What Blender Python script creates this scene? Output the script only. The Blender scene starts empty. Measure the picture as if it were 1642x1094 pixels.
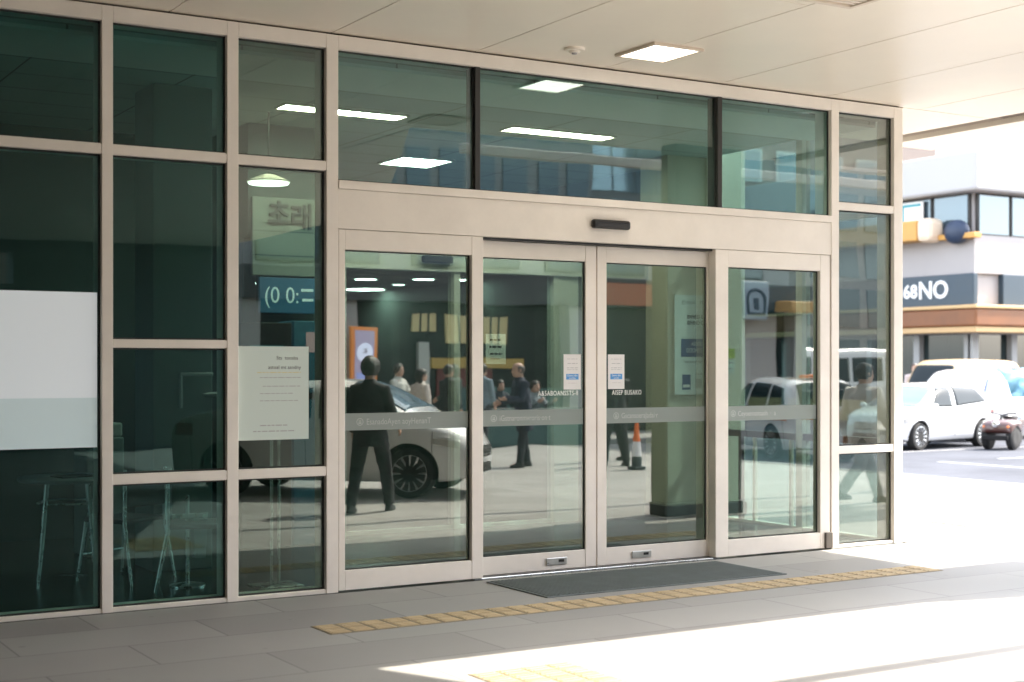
import bpy, bmesh, math, random
from mathutils import Vector, Matrix
R = math.radians
rnd = random.Random(11)
sc = bpy.context.scene
col = sc.collection

# ------------------------------------------------------------------ camera frame (used only to work out where far things stand)
YAW, FPX, HOR, CAMH, CAMD = R(31.2), 2316.0, 587.0, 1.6, 9.4
SN, CS = math.sin(YAW), math.cos(YAW)
def stand(px, depth):
    """world x, y of the spot at this depth along the view axis"""
    u = (px - 821) / FPX
    return depth * (SN + u * CS), depth * (CS - u * SN) - CAMD

# ------------------------------------------------------------------ materials
def new_mat(name):
    m = bpy.data.materials.new(name); m.use_nodes = True
    nt = m.node_tree
    b = nt.nodes['Principled BSDF']
    return m, nt, b

def mat(name, color, rough=0.6, metal=0.0, var=0.0, vscale=3.0, bump=0.0, bscale=60.0, coat=0.0, spec=0.5, emit=None, estr=1.0):
    m, nt, b = new_mat(name)
    L = nt.links.new
    b.inputs['Base Color'].default_value = (*color, 1)
    b.inputs['Roughness'].default_value = rough
    b.inputs['Metallic'].default_value = metal
    b.inputs['Coat Weight'].default_value = coat
    b.inputs['Coat Roughness'].default_value = 0.04
    b.inputs['Specular IOR Level'].default_value = spec
    if var > 0 or bump > 0:
        tc = nt.nodes.new('ShaderNodeTexCoord')
    if var > 0:
        n = nt.nodes.new('ShaderNodeTexNoise'); n.inputs['Scale'].default_value = vscale
        n.inputs['Detail'].default_value = 6; n.inputs['Roughness'].default_value = 0.65
        L(tc.outputs['Object'], n.inputs['Vector'])
        r = nt.nodes.new('ShaderNodeValToRGB')
        r.color_ramp.elements[0].position = 0.3; r.color_ramp.elements[1].position = 0.72
        r.color_ramp.elements[0].color = (*[max(0, c * (1 - var)) for c in color], 1)
        r.color_ramp.elements[1].color = (*[min(1, c * (1 + var)) for c in color], 1)
        L(n.outputs['Fac'], r.inputs['Fac']); L(r.outputs['Color'], b.inputs['Base Color'])
        mr = nt.nodes.new('ShaderNodeMapRange')
        mr.inputs['To Min'].default_value = max(0.02, rough - 0.1); mr.inputs['To Max'].default_value = min(1, rough + 0.1)
        L(n.outputs['Fac'], mr.inputs['Value']); L(mr.outputs['Result'], b.inputs['Roughness'])
    if bump > 0:
        n2 = nt.nodes.new('ShaderNodeTexNoise'); n2.inputs['Scale'].default_value = bscale; n2.inputs['Detail'].default_value = 4
        L(tc.outputs['Object'], n2.inputs['Vector'])
        bp = nt.nodes.new('ShaderNodeBump'); bp.inputs['Strength'].default_value = bump; bp.inputs['Distance'].default_value = 0.01
        L(n2.outputs['Fac'], bp.inputs['Height']); L(bp.outputs['Normal'], b.inputs['Normal'])
    if emit:
        b.inputs['Emission Color'].default_value = (*emit, 1); b.inputs['Emission Strength'].default_value = estr
    return m

def glass(name, tint, r0, gtint=(1, 1, 1), rough=0.0):
    """coated architectural glass: tinted see-through sheet with a mirror share that grows at grazing angles"""
    m = bpy.data.materials.new(name); m.use_nodes = True
    nt = m.node_tree; nt.nodes.clear(); L = nt.links.new
    out = nt.nodes.new('ShaderNodeOutputMaterial')
    tr = nt.nodes.new('ShaderNodeBsdfTransparent'); tr.inputs['Color'].default_value = (*tint, 1)
    if r0 <= 0:
        L(tr.outputs[0], out.inputs['Surface']); return m
    gl = nt.nodes.new('ShaderNodeBsdfGlossy'); gl.inputs['Roughness'].default_value = rough; gl.inputs['Color'].default_value = (*gtint, 1)
    lw = nt.nodes.new('ShaderNodeLayerWeight'); lw.inputs['Blend'].default_value = 0.5
    pw = nt.nodes.new('ShaderNodeMath'); pw.operation = 'POWER'; pw.inputs[1].default_value = 5.0
    ma = nt.nodes.new('ShaderNodeMath'); ma.operation = 'MULTIPLY_ADD'; ma.inputs[1].default_value = 1 - r0; ma.inputs[2].default_value = r0
    mx = nt.nodes.new('ShaderNodeMixShader')
    tc = nt.nodes.new('ShaderNodeTexCoord'); wv = nt.nodes.new('ShaderNodeTexNoise'); wv.inputs['Scale'].default_value = 1.3; wv.inputs['Detail'].default_value = 1
    L(tc.outputs['Object'], wv.inputs['Vector'])
    bp = nt.nodes.new('ShaderNodeBump'); bp.inputs['Strength'].default_value = 1.0; bp.inputs['Distance'].default_value = 0.0011      # roller wave of the toughened sheet
    L(wv.outputs['Fac'], bp.inputs['Height']); L(bp.outputs['Normal'], gl.inputs['Normal'])
    L(lw.outputs['Facing'], pw.inputs[0]); L(pw.outputs[0], ma.inputs[0]); L(ma.outputs[0], mx.inputs['Fac'])
    L(tr.outputs[0], mx.inputs[1]); L(gl.outputs[0], mx.inputs[2]); L(mx.outputs[0], out.inputs['Surface'])
    return m

def film(name, color, alpha, rough=0.7):
    """translucent printed film stuck on glass"""
    m, nt, b = new_mat(name)
    b.inputs['Base Color'].default_value = (*color, 1); b.inputs['Roughness'].default_value = rough
    b.inputs['Alpha'].default_value = alpha
    return m

def grid_mat(name, color, joint, w, h, jw, rough=0.6, offset=0.0, var=0.12, bump=0.25, axes='xy', spec=0.5, vscale=0.8):
    """slabs or tiles w x h metres with thin joints, each slab its own shade; stains on top"""
    m, nt, b = new_mat(name); L = nt.links.new
    tc = nt.nodes.new('ShaderNodeTexCoord'); mp = nt.nodes.new('ShaderNodeMapping')
    if axes == 'xz': mp.inputs['Rotation'].default_value = (R(-90), 0, 0)
    if axes == 'yz': mp.inputs['Rotation'].default_value = (R(-90), 0, R(-90))
    L(tc.outputs['Object'], mp.inputs['Vector'])
    br = nt.nodes.new('ShaderNodeTexBrick')
    br.offset = offset; br.squash = 1
    br.inputs['Scale'].default_value = 1.0
    br.inputs['Brick Width'].default_value = w; br.inputs['Row Height'].default_value = h
    br.inputs['Mortar Size'].default_value = jw; br.inputs['Mortar Smooth'].default_value = 0.1
    br.inputs['Color1'].default_value = (*[c * (1 - var) for c in color], 1)
    br.inputs['Color2'].default_value = (*[min(1, c * (1 + var)) for c in color], 1)
    br.inputs['Mortar'].default_value = (*joint, 1)
    L(mp.outputs['Vector'], br.inputs['Vector'])
    n = nt.nodes.new('ShaderNodeTexNoise'); n.inputs['Scale'].default_value = vscale; n.inputs['Detail'].default_value = 8; n.inputs['Roughness'].default_value = 0.7
    spots = nt.nodes.new('ShaderNodeTexVoronoi'); spots.inputs['Scale'].default_value = 2.3; L(tc.outputs['Object'], spots.inputs['Vector'])
    sr = nt.nodes.new('ShaderNodeMapRange'); sr.inputs['From Min'].default_value = 0.035; sr.inputs['From Max'].default_value = 0.06; sr.inputs['To Min'].default_value = 0.80 if bump > .1 else 1.0; sr.inputs['To Max'].default_value = 1.0
    L(spots.outputs['Distance'], sr.inputs['Value'])
    L(tc.outputs['Object'], n.inputs['Vector'])
    mr = nt.nodes.new('ShaderNodeMapRange'); mr.inputs['From Min'].default_value = 0.3; mr.inputs['From Max'].default_value = 0.7
    mr.inputs['To Min'].default_value = 1 - var; mr.inputs['To Max'].default_value = 1 + var * 0.6
    L(n.outputs['Fac'], mr.inputs['Value'])
    mx = nt.nodes.new('ShaderNodeMix'); mx.data_type = 'RGBA'; mx.blend_type = 'MULTIPLY'; mx.inputs['Factor'].default_value = 1
    ml = nt.nodes.new('ShaderNodeMath'); ml.operation = 'MULTIPLY'; L(mr.outputs['Result'], ml.inputs[0]); L(sr.outputs['Result'], ml.inputs[1])
    L(br.outputs['Color'], mx.inputs['A']); L(ml.outputs[0], mx.inputs['B']); L(mx.outputs['Result'], b.inputs['Base Color'])
    mr2 = nt.nodes.new('ShaderNodeMapRange'); mr2.inputs['To Min'].default_value = max(.05, rough - .15); mr2.inputs['To Max'].default_value = min(1, rough + .12)
    L(n.outputs['Fac'], mr2.inputs['Value']); L(mr2.outputs['Result'], b.inputs['Roughness'])
    b.inputs['Specular IOR Level'].default_value = spec
    if bump > 0:
        n2 = nt.nodes.new('ShaderNodeTexNoise'); n2.inputs['Scale'].default_value = 90; L(tc.outputs['Object'], n2.inputs['Vector'])
        sb = nt.nodes.new('ShaderNodeMath'); sb.operation = 'MULTIPLY_ADD'; sb.inputs[1].default_value = -3.0
        L(br.outputs['Fac'], sb.inputs[0]); L(n2.outputs['Fac'], sb.inputs[2])
        bp = nt.nodes.new('ShaderNodeBump'); bp.inputs['Strength'].default_value = bump; bp.inputs['Distance'].default_value = 0.004
        L(sb.outputs[0], bp.inputs['Height']); L(bp.outputs['Normal'], b.inputs['Normal'])
    return m

M = {}
M['frame'] = mat('painted aluminium frame', (0.88, 0.82, 0.745), 0.42, var=0.055, vscale=2.5, bump=0.05, bscale=25)
M['frame_dark'] = mat('dark divider', (0.03, 0.028, 0.025), 0.45)
M['gasket'] = mat('black rubber gasket', (0.015, 0.017, 0.016), 0.6)
M['steel'] = mat('brushed steel', (0.62, 0.62, 0.60), 0.28, 1.0, var=0.08, vscale=8)
M['chrome'] = mat('chrome', (0.8, 0.8, 0.8), 0.08, 1.0)
M['black'] = mat('black plastic', (0.018, 0.018, 0.018), 0.3)
M['soffit'] = mat('painted soffit panel', (0.90, 0.815, 0.705), 0.36, var=0.035, vscale=0.7, bump=0.02, bscale=4)
M['plenum'] = mat('dark plenum', (0.12, 0.09, 0.07), 0.8)
M['fascia'] = mat('canopy fascia', (0.78, 0.68, 0.6), 0.45, var=0.04)
M['glass'] = glass('green coated glass', (0.53, 0.68, 0.665), 0.085, (0.92, 1.0, 1.0))
M['glass_dark'] = glass('dark green glass', (0.42, 0.60, 0.59), 0.035, (0.7, 1.0, 1.0))
M['glass_third'] = glass('green glass', (0.46, 0.60, 0.57), 0.10, (0.95, 1.0, 0.96))
M['glass_door'] = glass('green door glass', (0.485, 0.595, 0.57), 0.16, (1.0, 0.98, 0.93))
M['glass_corner'] = glass('corner pane glass', (0.58, 0.64, 0.62), 0.14, (1.0, 0.99, 0.95))
M['glass_side'] = glass('side glazing', (0.66, 0.71, 0.70), 0.0)
M['glass_edge'] = glass('glass body', (0.96, 0.99, 0.97), 0.0)
M['glass_in'] = glass('inner clear glass', (0.90, 0.94, 0.92), 0.02)
M['film'] = film('frosted band film', (0.34, 0.385, 0.36), 0.75)
M['white_ink'] = mat('white vinyl lettering', (0.85, 0.85, 0.83), 0.6)
M['pale_ink'] = film('pale vinyl lettering', (0.86, 0.88, 0.86), 0.5)
M['paper'] = mat('white paper', (0.82, 0.80, 0.78), 0.7, var=0.02)
M['paper_green'] = mat('pale paper', (0.80, 0.86, 0.84), 0.7, var=0.03)
M['ink'] = mat('dark ink', (0.05, 0.055, 0.06), 0.6)
M['grey_ink'] = mat('grey ink', (0.42, 0.42, 0.42), 0.6)
M['blue_ink'] = mat('bright blue print', (0.10, 0.33, 0.68), 0.5)
M['navy_ink'] = mat('navy print', (0.025, 0.09, 0.22), 0.5)
M['lime'] = mat('lime sticker', (0.45, 0.55, 0.05), 0.5)
M['plaza'] = grid_mat('stone paving', (0.325, 0.316, 0.30), (0.22, 0.215, 0.205), 1.2, 0.6, 0.006, 0.55, 0.5, 0.085, 0.25, spec=0.15)
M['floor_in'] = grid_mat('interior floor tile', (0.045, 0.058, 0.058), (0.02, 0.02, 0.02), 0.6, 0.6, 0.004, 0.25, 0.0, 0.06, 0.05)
M['ceil_in'] = grid_mat('interior ceiling tile', (0.50, 0.55, 0.54), (0.12, 0.13, 0.13), 1.2, 0.6, 0.008, 0.8, 0.0, 0.03, 0.0)
M['asphalt'] = mat('asphalt', (0.085, 0.09, 0.105), 0.9, spec=0.08, var=0.22, vscale=0.5, bump=0.4, bscale=120)
M['earth'] = mat('far ground', (0.2, 0.2, 0.19), 0.9, var=0.15, vscale=0.1)
M['kerb'] = mat('kerb stone', (0.24, 0.235, 0.225), 0.8, var=0.12, vscale=4, bump=0.2)
M['road_paint'] = mat('worn road paint', (0.3, 0.3, 0.3), 0.7, var=0.15, vscale=5)
M['tactile'] = mat('ochre tactile tile', (0.50, 0.39, 0.235), 0.65, var=0.16, vscale=6, bump=0.15)
M['grout'] = mat('tactile grout', (0.25, 0.215, 0.155), 0.9, var=0.2)
M['mat_rubber'] = mat('entrance mat rubber', (0.135, 0.155, 0.155), 0.75, var=0.15, vscale=5)
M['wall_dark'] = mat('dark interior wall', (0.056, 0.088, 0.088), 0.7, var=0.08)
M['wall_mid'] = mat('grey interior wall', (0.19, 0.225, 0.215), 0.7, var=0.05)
M['wall_pale'] = mat('pale interior panel', (0.46, 0.48, 0.44), 0.6, var=0.04)
M['column'] = mat('painted column', (0.70, 0.64, 0.53), 0.6, var=0.04, vscale=1.5)
M['inner_frame'] = mat('pale inner door frame', (0.74, 0.75, 0.70), 0.45, var=0.03)
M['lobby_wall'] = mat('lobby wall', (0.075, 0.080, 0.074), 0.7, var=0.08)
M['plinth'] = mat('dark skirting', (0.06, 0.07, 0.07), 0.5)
M['lamp'] = mat('lit diffuser', (0.9, 0.9, 0.88), 0.5, emit=(1.0, 0.93, 0.80), estr=1.3)
M['lamp_cool'] = mat('lit downlight', (0.9, 0.9, 0.88), 0.5, emit=(0.95, 1.0, 0.92), estr=7.0)
M['lamp_strip'] = mat('lit strip diffuser', (0.9, 0.9, 0.88), 0.5, emit=(1.0, 0.84, 0.62), estr=12.0)
M['lamp_trim'] = mat('lamp trim', (0.72, 0.62, 0.52), 0.4)
M['concrete'] = mat('concrete', (0.36, 0.36, 0.35), 0.8, var=0.1, vscale=0.8, bump=0.15)
M['white_wall'] = mat('white rendered wall', (0.37, 0.345, 0.335), 0.7, var=0.04, vscale=0.6)
M['white_trim'] = mat('white metal trim', (0.42, 0.405, 0.40), 0.4)

# ------------------------------------------------------------------ mesh builder
class MB:
    def __init__(s): s.bm = bmesh.new(); s.mi = 0
    def _f(s, vs):
        try:
            f = s.bm.faces.new(vs); f.material_index = s.mi; return f
        except ValueError: return None
    def box(s, x0, x1, y0, y1, z0, z1, mi=None):
        if mi is not None: s.mi = mi
        v = [s.bm.verts.new(p) for p in ((x0,y0,z0),(x1,y0,z0),(x1,y1,z0),(x0,y1,z0),(x0,y0,z1),(x1,y0,z1),(x1,y1,z1),(x0,y1,z1))]
        fs = [s._f([v[i] for i in q]) for q in ((0,3,2,1),(4,5,6,7),(0,1,5,4),(1,2,6,5),(2,3,7,6),(3,0,4,7))]
        return fs                           # bottom, top, front(-y), right, back, left
    def ring(s, pts): return [s.bm.verts.new(p) for p in pts]
    def loft(s, rings, closed=True, cap=True):
        rs = [s.ring(r) for r in rings]
        n = len(rs[0])
        for a, b in zip(rs, rs[1:]):
            for i in range(n if closed else n - 1):
                j = (i + 1) % n
                s._f((a[i], a[j], b[j], b[i]))
        if cap and closed:
            s._f(rs[0][::-1]); s._f(rs[-1])
        return rs
    def tube(s, pts, r, seg=10, cap=True):
        pts = [Vector(p) for p in pts]
        rr = r if isinstance(r, (list, tuple)) else [r] * len(pts)
        rings = []
        for i, p in enumerate(pts):
            d = (pts[min(i + 1, len(pts) - 1)] - pts[max(i - 1, 0)]).normalized()
            a = d.orthogonal().normalized() if i == 0 else (a - d * a.dot(d)).normalized()
            b = d.cross(a)
            rings.append([p + (a * math.cos(t) + b * math.sin(t)) * rr[i] for t in [2 * math.pi * k / seg for k in range(seg)]])
        s.loft(rings, True, cap); return s
    def lathe(s, prof, c=(0, 0, 0), axis='z', seg=24):
        """prof: (radius, along-axis)"""
        rings = []
        for r, h in prof:
            ring = []
            for k in range(seg):
                t = 2 * math.pi * k / seg; a, b = r * math.cos(t), r * math.sin(t)
                ring.append({'z': (c[0]+a, c[1]+b, c[2]+h), 'y': (c[0]+b, c[1]+h, c[2]+a), 'x': (c[0]+h, c[1]+a, c[2]+b)}[axis])
            rings.append(ring)
        s.loft(rings); return s
    def prism(s, poly, z0, z1):
        s.loft([[(x, y, z0) for x, y in poly], [(x, y, z1) for x, y in poly]]); return s
    def build(s, name, mats, parent=None, bevel=0.0, smooth=None, loc=None, rot=None, seg=2):
        bmesh.ops.recalc_face_normals(s.bm, faces=s.bm.faces)
        me = bpy.data.meshes.new(name); s.bm.to_mesh(me); s.bm.free()
        return link(name, me, mats, parent, bevel, smooth, loc, rot, seg)

def link(name, me, mats, parent=None, bevel=0.0, smooth=None, loc=None, rot=None, seg=2):
    o = bpy.data.objects.new(name, me); col.objects.link(o)
    if not isinstance(mats, (list, tuple)): mats = [mats]
    me.materials.clear()
    for m in mats: me.materials.append(M[m] if isinstance(m, str) else m)
    if parent: o.parent = parent
    if loc: o.location = loc
    if rot: o.rotation_euler = rot
    if smooth is not None:
        for p in me.polygons: p.use_smooth = True
        me.set_sharp_from_angle(angle=R(smooth))
    if bevel:
        b = o.modifiers.new('edge', 'BEVEL'); b.width = bevel; b.segments = seg; b.limit_method = 'ANGLE'; b.angle_limit = R(40)
    return o

def tag(o, label=None, cat=None, group=None, kind=None):
    if label: o['label'] = label
    if cat: o['category'] = cat
    if group: o['group'] = group
    if kind: o['kind'] = kind
    return o
def thing(name, label, cat, loc=(0, 0, 0), rz=0.0, group=None):
    o = bpy.data.objects.new(name, None); col.objects.link(o)
    o.location = loc; o.rotation_euler = (0, 0, rz); o.empty_display_size = 0.2
    return tag(o, label, cat, group)
def box(name, m, parent, x0, x1, y0, y1, z0, z1, bevel=0.0, loc=None, rot=None):
    b = MB(); b.box(x0, x1, y0, y1, z0, z1); return b.build(name, m, parent, bevel, None, loc, rot)
def copy_tree(o, parent=None):
    c = o.copy(); col.objects.link(c)
    if parent: c.parent = parent
    for ch in o.children: copy_tree(ch, c)
    return c
def evaluated(o):
    """freeze an object's modifiers into its mesh"""
    dg = bpy.context.evaluated_depsgraph_get(); dg.update()
    me = bpy.data.meshes.new_from_object(o.evaluated_get(dg), depsgraph=dg)
    old = o.data; o.modifiers.clear(); o.data = me; bpy.data.meshes.remove(old)
    return o
def lettering(name, s, size, m, parent, loc, rot=(R(90), 0, 0), extr=0.001, align='CENTER', sx=1.0, bold=0.0, space=1.0):
    cu = bpy.data.curves.new(name, 'FONT'); cu.body = s; cu.size = size; cu.align_x = align; cu.align_y = 'CENTER'
    cu.extrude = extr; cu.offset = bold; cu.space_character = space; cu.resolution_u = 3
    t = bpy.data.objects.new(name, cu); col.objects.link(t)
    dg = bpy.context.evaluated_depsgraph_get(); dg.update()
    me = bpy.data.meshes.new_from_object(t.evaluated_get(dg), depsgraph=dg)
    bpy.data.objects.remove(t); bpy.data.curves.remove(cu)
    o = link(name, me, m, parent, loc=loc, rot=rot); o.scale = (sx, 1, 1)
    return o
# ================================================================== SETTING: ground, road, kerb
b = MB(); b.box(-300, 300, -300, 300, -0.5, -0.108); tag(b.build('ground', 'earth'), kind='structure')
b = MB(); b.box(-40, 15.85, -16.5, -0.07, -0.104, 0.0); b.box(9.87, 15.85, -0.07, 60, -0.104, 0.0); b.box(-40, 60, -19.0, -16.5, -0.104, 0.0)
tag(b.build('pavement', 'plaza'), kind='structure')
b = MB(); b.box(16.0, 90, -16.35, 90, -0.2, -0.1); tag(b.build('road', 'asphalt'), kind='structure')
b = MB()
for y in range(-16, 60, 1): b.box(15.85, 16.0, y + .01, y + 1 - .01, -0.104, 0.012)
for x in range(16, 60, 1): b.box(x + .01, x + 1 - .01, -16.5, -16.35, -0.104, 0.012)
tag(b.build('kerb', 'kerb', bevel=0.015), kind='structure')
b = MB()
for y in (-9, -4, 1, 6): b.box(19.7, 19.85, y, y + 2.6, -0.0995, -0.096)
for y in (8.6, 11.0, 13.4, 15.8): b.box(21.3, 26.0, y - .05, y + .05, -0.0995, -0.096)
tag(b.build('road_markings', 'road_paint'), kind='structure')

def tactile(label, x0, y0, nx, ny, s, rz=0, z=0.0, group=None):
    """raised bar tiles s wide; rows and columns set on a grout bed"""
    t = thing('tactile_strip', label, 'tactile paving', (x0, y0, z), rz, group)
    box('bed', 'grout', t, 0, nx * s, 0, ny * s, 0.0, 0.003)
    b = MB(); g = .011
    for i in range(nx):
        for j in range(ny):
            x, y = i * s, j * s
            b.box(x + g, x + s - g, y + g, y + s - g, 0.002, 0.0055)
            for k in range(3):
                yy = y + s * (k + .7) / 3.4
                b.box(x + .022, x + s - .022, yy - .009, yy + .009, 0.0055, 0.0085)
    b.build('tiles', 'tactile', t)
    return t
tactile('ochre tactile strip running along the paving in front of the doors', 3.53, -1.49, 34, 2, 0.153)
tactile('short ochre tactile strip in the sunlight at the bottom edge, heading to the street', 3.68, -3.80, 4, 6, 0.153)
tactile('faded ochre tactile strip on sunlit paving past the corner post', 11.3, 0.55, 26, 3, 0.16)

# ================================================================== ENTRANCE BUILDING
bld = thing('entrance_building', 'cream framed glass entrance with automatic doors and green tinted panes', 'building')
FY0, FY1 = -0.05, 0.16
def bar(name, x0, x1, z0, z1, y0=FY0, y1=FY1, m='frame', parent=None, bevel=0.004):
    return box(name, m, parent or bld, x0, x1, y0, y1, z0, z1, bevel)
TOP = 3.935
mull = [(-5.12, -5.04), (-4.26, -4.18), (-3.4, -3.32), (-2.54, -2.46), (-1.70, -1.62), (-0.84, -0.76), (0.02, 0.1), (0.87, 0.95), (1.72, 1.795), (2.566, 2.639), (3.411, 3.493), (4.14, 4.231), (8.928, 9.017), (9.688, 9.798)]
for x0, x1 in mull: bar('mullion', x0, x1, 0.0, TOP)
bays = [(mull[i][1], mull[i + 1][0]) for i in range(11)] + [(9.017, 9.688)]
for i, (x0, x1) in enumerate(bays):
    right = x0 > 9
    bar('top_rail', x0, x1, 3.835, TOP)
    bar('rail', x0, x1, 2.972, 3.04, FY0 + .004)
    if not (8 <= i <= 8): bar('rail', x0, x1, 0.828, 0.895, FY0 + .004)
    if i == 9: bar('rail', x0, x1, 1.718, 1.775, FY0 + .004)
    bar('sill', x0, x1, 0.0, 0.03, FY0 + .006)
bar('top_rail', 4.231, 8.928, 3.835, TOP)
bar('transom_sill', 4.231, 8.928, 2.852, 2.912, FY0 - .012)
bar('door_header', 4.231, 8.928, 2.57, 2.8505, FY0 + .006, 0.22)
bar('transom_bar', 5.348, 5.394, 2.912, 3.835, FY0 + .012, 0.1, 'frame_dark')
bar('transom_bar', 7.666, 7.714, 2.912, 3.835, FY0 + .012, 0.1, 'frame_dark')

def pane(x0, x1, z0, z1, y=0.0, parent=None, gm='glass', name='window_pane', gasket=True):
    """12 mm sheet of glass, coating on its street side, in a black rubber gasket"""
    p = parent or bld
    b = MB(); fs = b.box(x0, x1, y, y + .012, z0, z1, 1); fs[2].material_index = 0
    o = b.build(name, [gm, 'glass_edge'], p)
    if gasket:
        b = MB(); g = .011
        b.box(x0, x0 + g, y - .01, y - .0005, z0, z1); b.box(x1 - g, x1, y - .01, y - .0005, z0, z1)
        b.box(x0 + g, x1 - g, y - .01, y - .0005, z0, z0 + g); b.box(x0 + g, x1 - g, y - .01, y - .0005, z1 - g, z1)
        b.build('gasket', 'gasket', o)
    return o
for i, (x0, x1) in enumerate(bays):
    gm = 'glass_dark' if i < 10 else ('glass_third' if i == 10 else 'glass_corner')
    pane(x0, x1, 3.04, 3.835, gm=gm)
    if i == 8: pane(x0, x1, 0.03, 2.972, gm=gm)
    elif i == 9:
        pane(x0, x1, 1.775, 2.972, gm=gm); pane(x0, x1, 0.895, 1.718, gm=gm); pane(x0, x1, 0.03, 0.828, gm=gm)
    else:
        pane(x0, x1, 0.895, 2.972, gm=gm); pane(x0, x1, 0.03, 0.828, gm=gm)
pane(4.231, 5.348, 2.912, 3.835); pane(5.394, 7.666, 2.912, 3.835); pane(7.714, 8.928, 2.912, 3.835)

def leaf(name, x0, x1, gx0, gx1, y0, y1, gy, ztop, words, wx, gm='glass_door', stick=None):
    """one door leaf: stiles, rails, sheet of glass, frosted band with its lettering"""
    b = MB()
    b.box(x0, gx0, y0, y1, 0.012, ztop); b.box(gx1, x1, y0, y1, 0.012, ztop)
    b.box(gx0, gx1, y0 + .002, y1 - .002, 2.425, ztop); b.box(gx0, gx1, y0 + .002, y1 - .002, 0.012, 0.15)
    fr = b.build(name, 'frame', bld, 0.004)
    g = pane(gx0, gx1, 0.15, 2.425, gy, fr, gm, 'glass_sheet', False)
    b = MB(); w = .009
    for a in ((gx0, gx0 + w, .15, 2.425), (gx1 - w, gx1, .15, 2.425), (gx0 + w, gx1 - w, .15, .15 + w), (gx0 + w, gx1 - w, 2.425 - w, 2.425)):
        b.box(a[0], a[1], gy - .008, gy - .0006, a[2], a[3])
    b.build('gasket', 'gasket', fr)
    box('frosted_band', 'film', fr, gx0 + .010, gx1 - .010, gy - .0022, gy - .0008, 1.14, 1.262)
    b = MB(); c = Vector((wx, gy - .0034, 1.2))
    for k in range(24):                      # ring and bar of the little round emblem
        t0, t1 = 2 * math.pi * k / 24, 2 * math.pi * (k + 1) / 24
        for ra, rb in ((.022, .027),):
            vs = [b.bm.verts.new(c + Vector((r * math.cos(t), 0, r * math.sin(t)))) for r, t in ((ra, t0), (rb, t0), (rb, t1), (ra, t1))]
            b._f(vs)
    b.box(c.x - .012, c.x + .012, c.y - .0002, c.y + .0002, c.z - .014, c.z - .004)
    b.box(c.x - .009, c.x - .003, c.y - .0002, c.y + .0002, c.z - .002, c.z + .014); b.box(c.x + .003, c.x + .009, c.y - .0002, c.y + .0002, c.z - .002, c.z + .014)
    b.build('emblem', 'pale_ink', fr)
    lettering('band_lettering', words, 0.062, 'pale_ink', fr, (wx + .05, gy - .0034, 1.198), align='LEFT', extr=.0002, sx=.82)
    return fr
leaf('side_door_panel', 4.236, 5.414, 4.285, 5.317, -0.045, 0.05, 0.0, 2.566, 'EsanadoAyen aoyHenanT', 4.42)
leaf('side_door_panel', 7.637, 8.913, 7.772, 8.80, -0.045, 0.05, 0.0, 2.566, 'Ceyoennansaoh  ·  a', 7.86)
dl = leaf('sliding_door', 5.36, 6.511, 5.44, 6.41, 0.062, 0.12, 0.085, 2.552, 'iGstnaronmvroris·on·t', 5.58)
dr = leaf('sliding_door', 6.523, 7.70, 6.613, 7.632, 0.062, 0.12, 0.085, 2.552, 'GscansoeraJadai·r', 6.72)
for p, x in ((dl, 6.04), (dr, 6.86)):
    b = MB(); b.box(x, x + .19, .052, .0625, .05, .105); b.build('floor_lock', 'steel', p, .003)
    box('lock_slot', 'black', p, x + .11, x + .16, .0505, .0519, .07, .09)
lettering('door_lettering', 'A&5ABOANSSTS-8', 0.054, 'white_ink', dl, (6.165, .081, 1.385), extr=.0003, bold=.0004, sx=.78, space=1.12)
lettering('door_lettering', 'AISEP BUSAKO', 0.054, 'white_ink', dr, (6.825, .081, 1.385), extr=.0003, bold=.0004, sx=.75, space=1.12)
bar('door_track', 5.414, 7.637, 2.554, 2.5695, 0.0, 0.14, 'black', bevel=0)
bar('threshold', 5.35, 7.70, 0.0, 0.011, -0.03, 0.2, 'steel')
box('threshold_slot', 'black', bld, 5.36, 7.69, -0.012, 0.055, 0.0112, 0.0128)
box('floor_closer', mat('bronze closer', (.10, .085, .07), .45), bld, 8.845, 8.926, -.072, -.046, 0.012, 0.15, .006)

# side glazing round the corner
for z0, z1 in ((3.835, TOP), (2.972, 3.04), (0.875, 0.94), (0.0, 0.03)): box('rail', 'frame_dark' if z0 == .875 else 'frame', bld, 9.70, 9.795, .162, 2.58, z0, z1, .004)
for y in (1.2, 2.58): box('mullion', 'frame', bld, 9.69, 9.798, y - .045, y + .045, 0, TOP, .004)
for y0, y1 in ((.16, 1.155), (1.245, 2.535)):
    for z0, z1 in ((.03, .875), (.94, 2.972), (3.04, 3.835)):
        b = MB(); fs = b.box(9.742, 9.754, y0, y1, z0, z1, 1); fs[3].material_index = 0
        b.build('window_pane', ['glass_side', 'glass_edge'], bld)
box('rail_post', 'frame_dark', bld, 9.69, 9.735, 2.06, 2.105, .031, .874, .003)
for y in (1.86, 1.32): box('rail_post', 'frame', bld, 9.70, 9.735, y, y + .035, .031, .874, .003)
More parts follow.
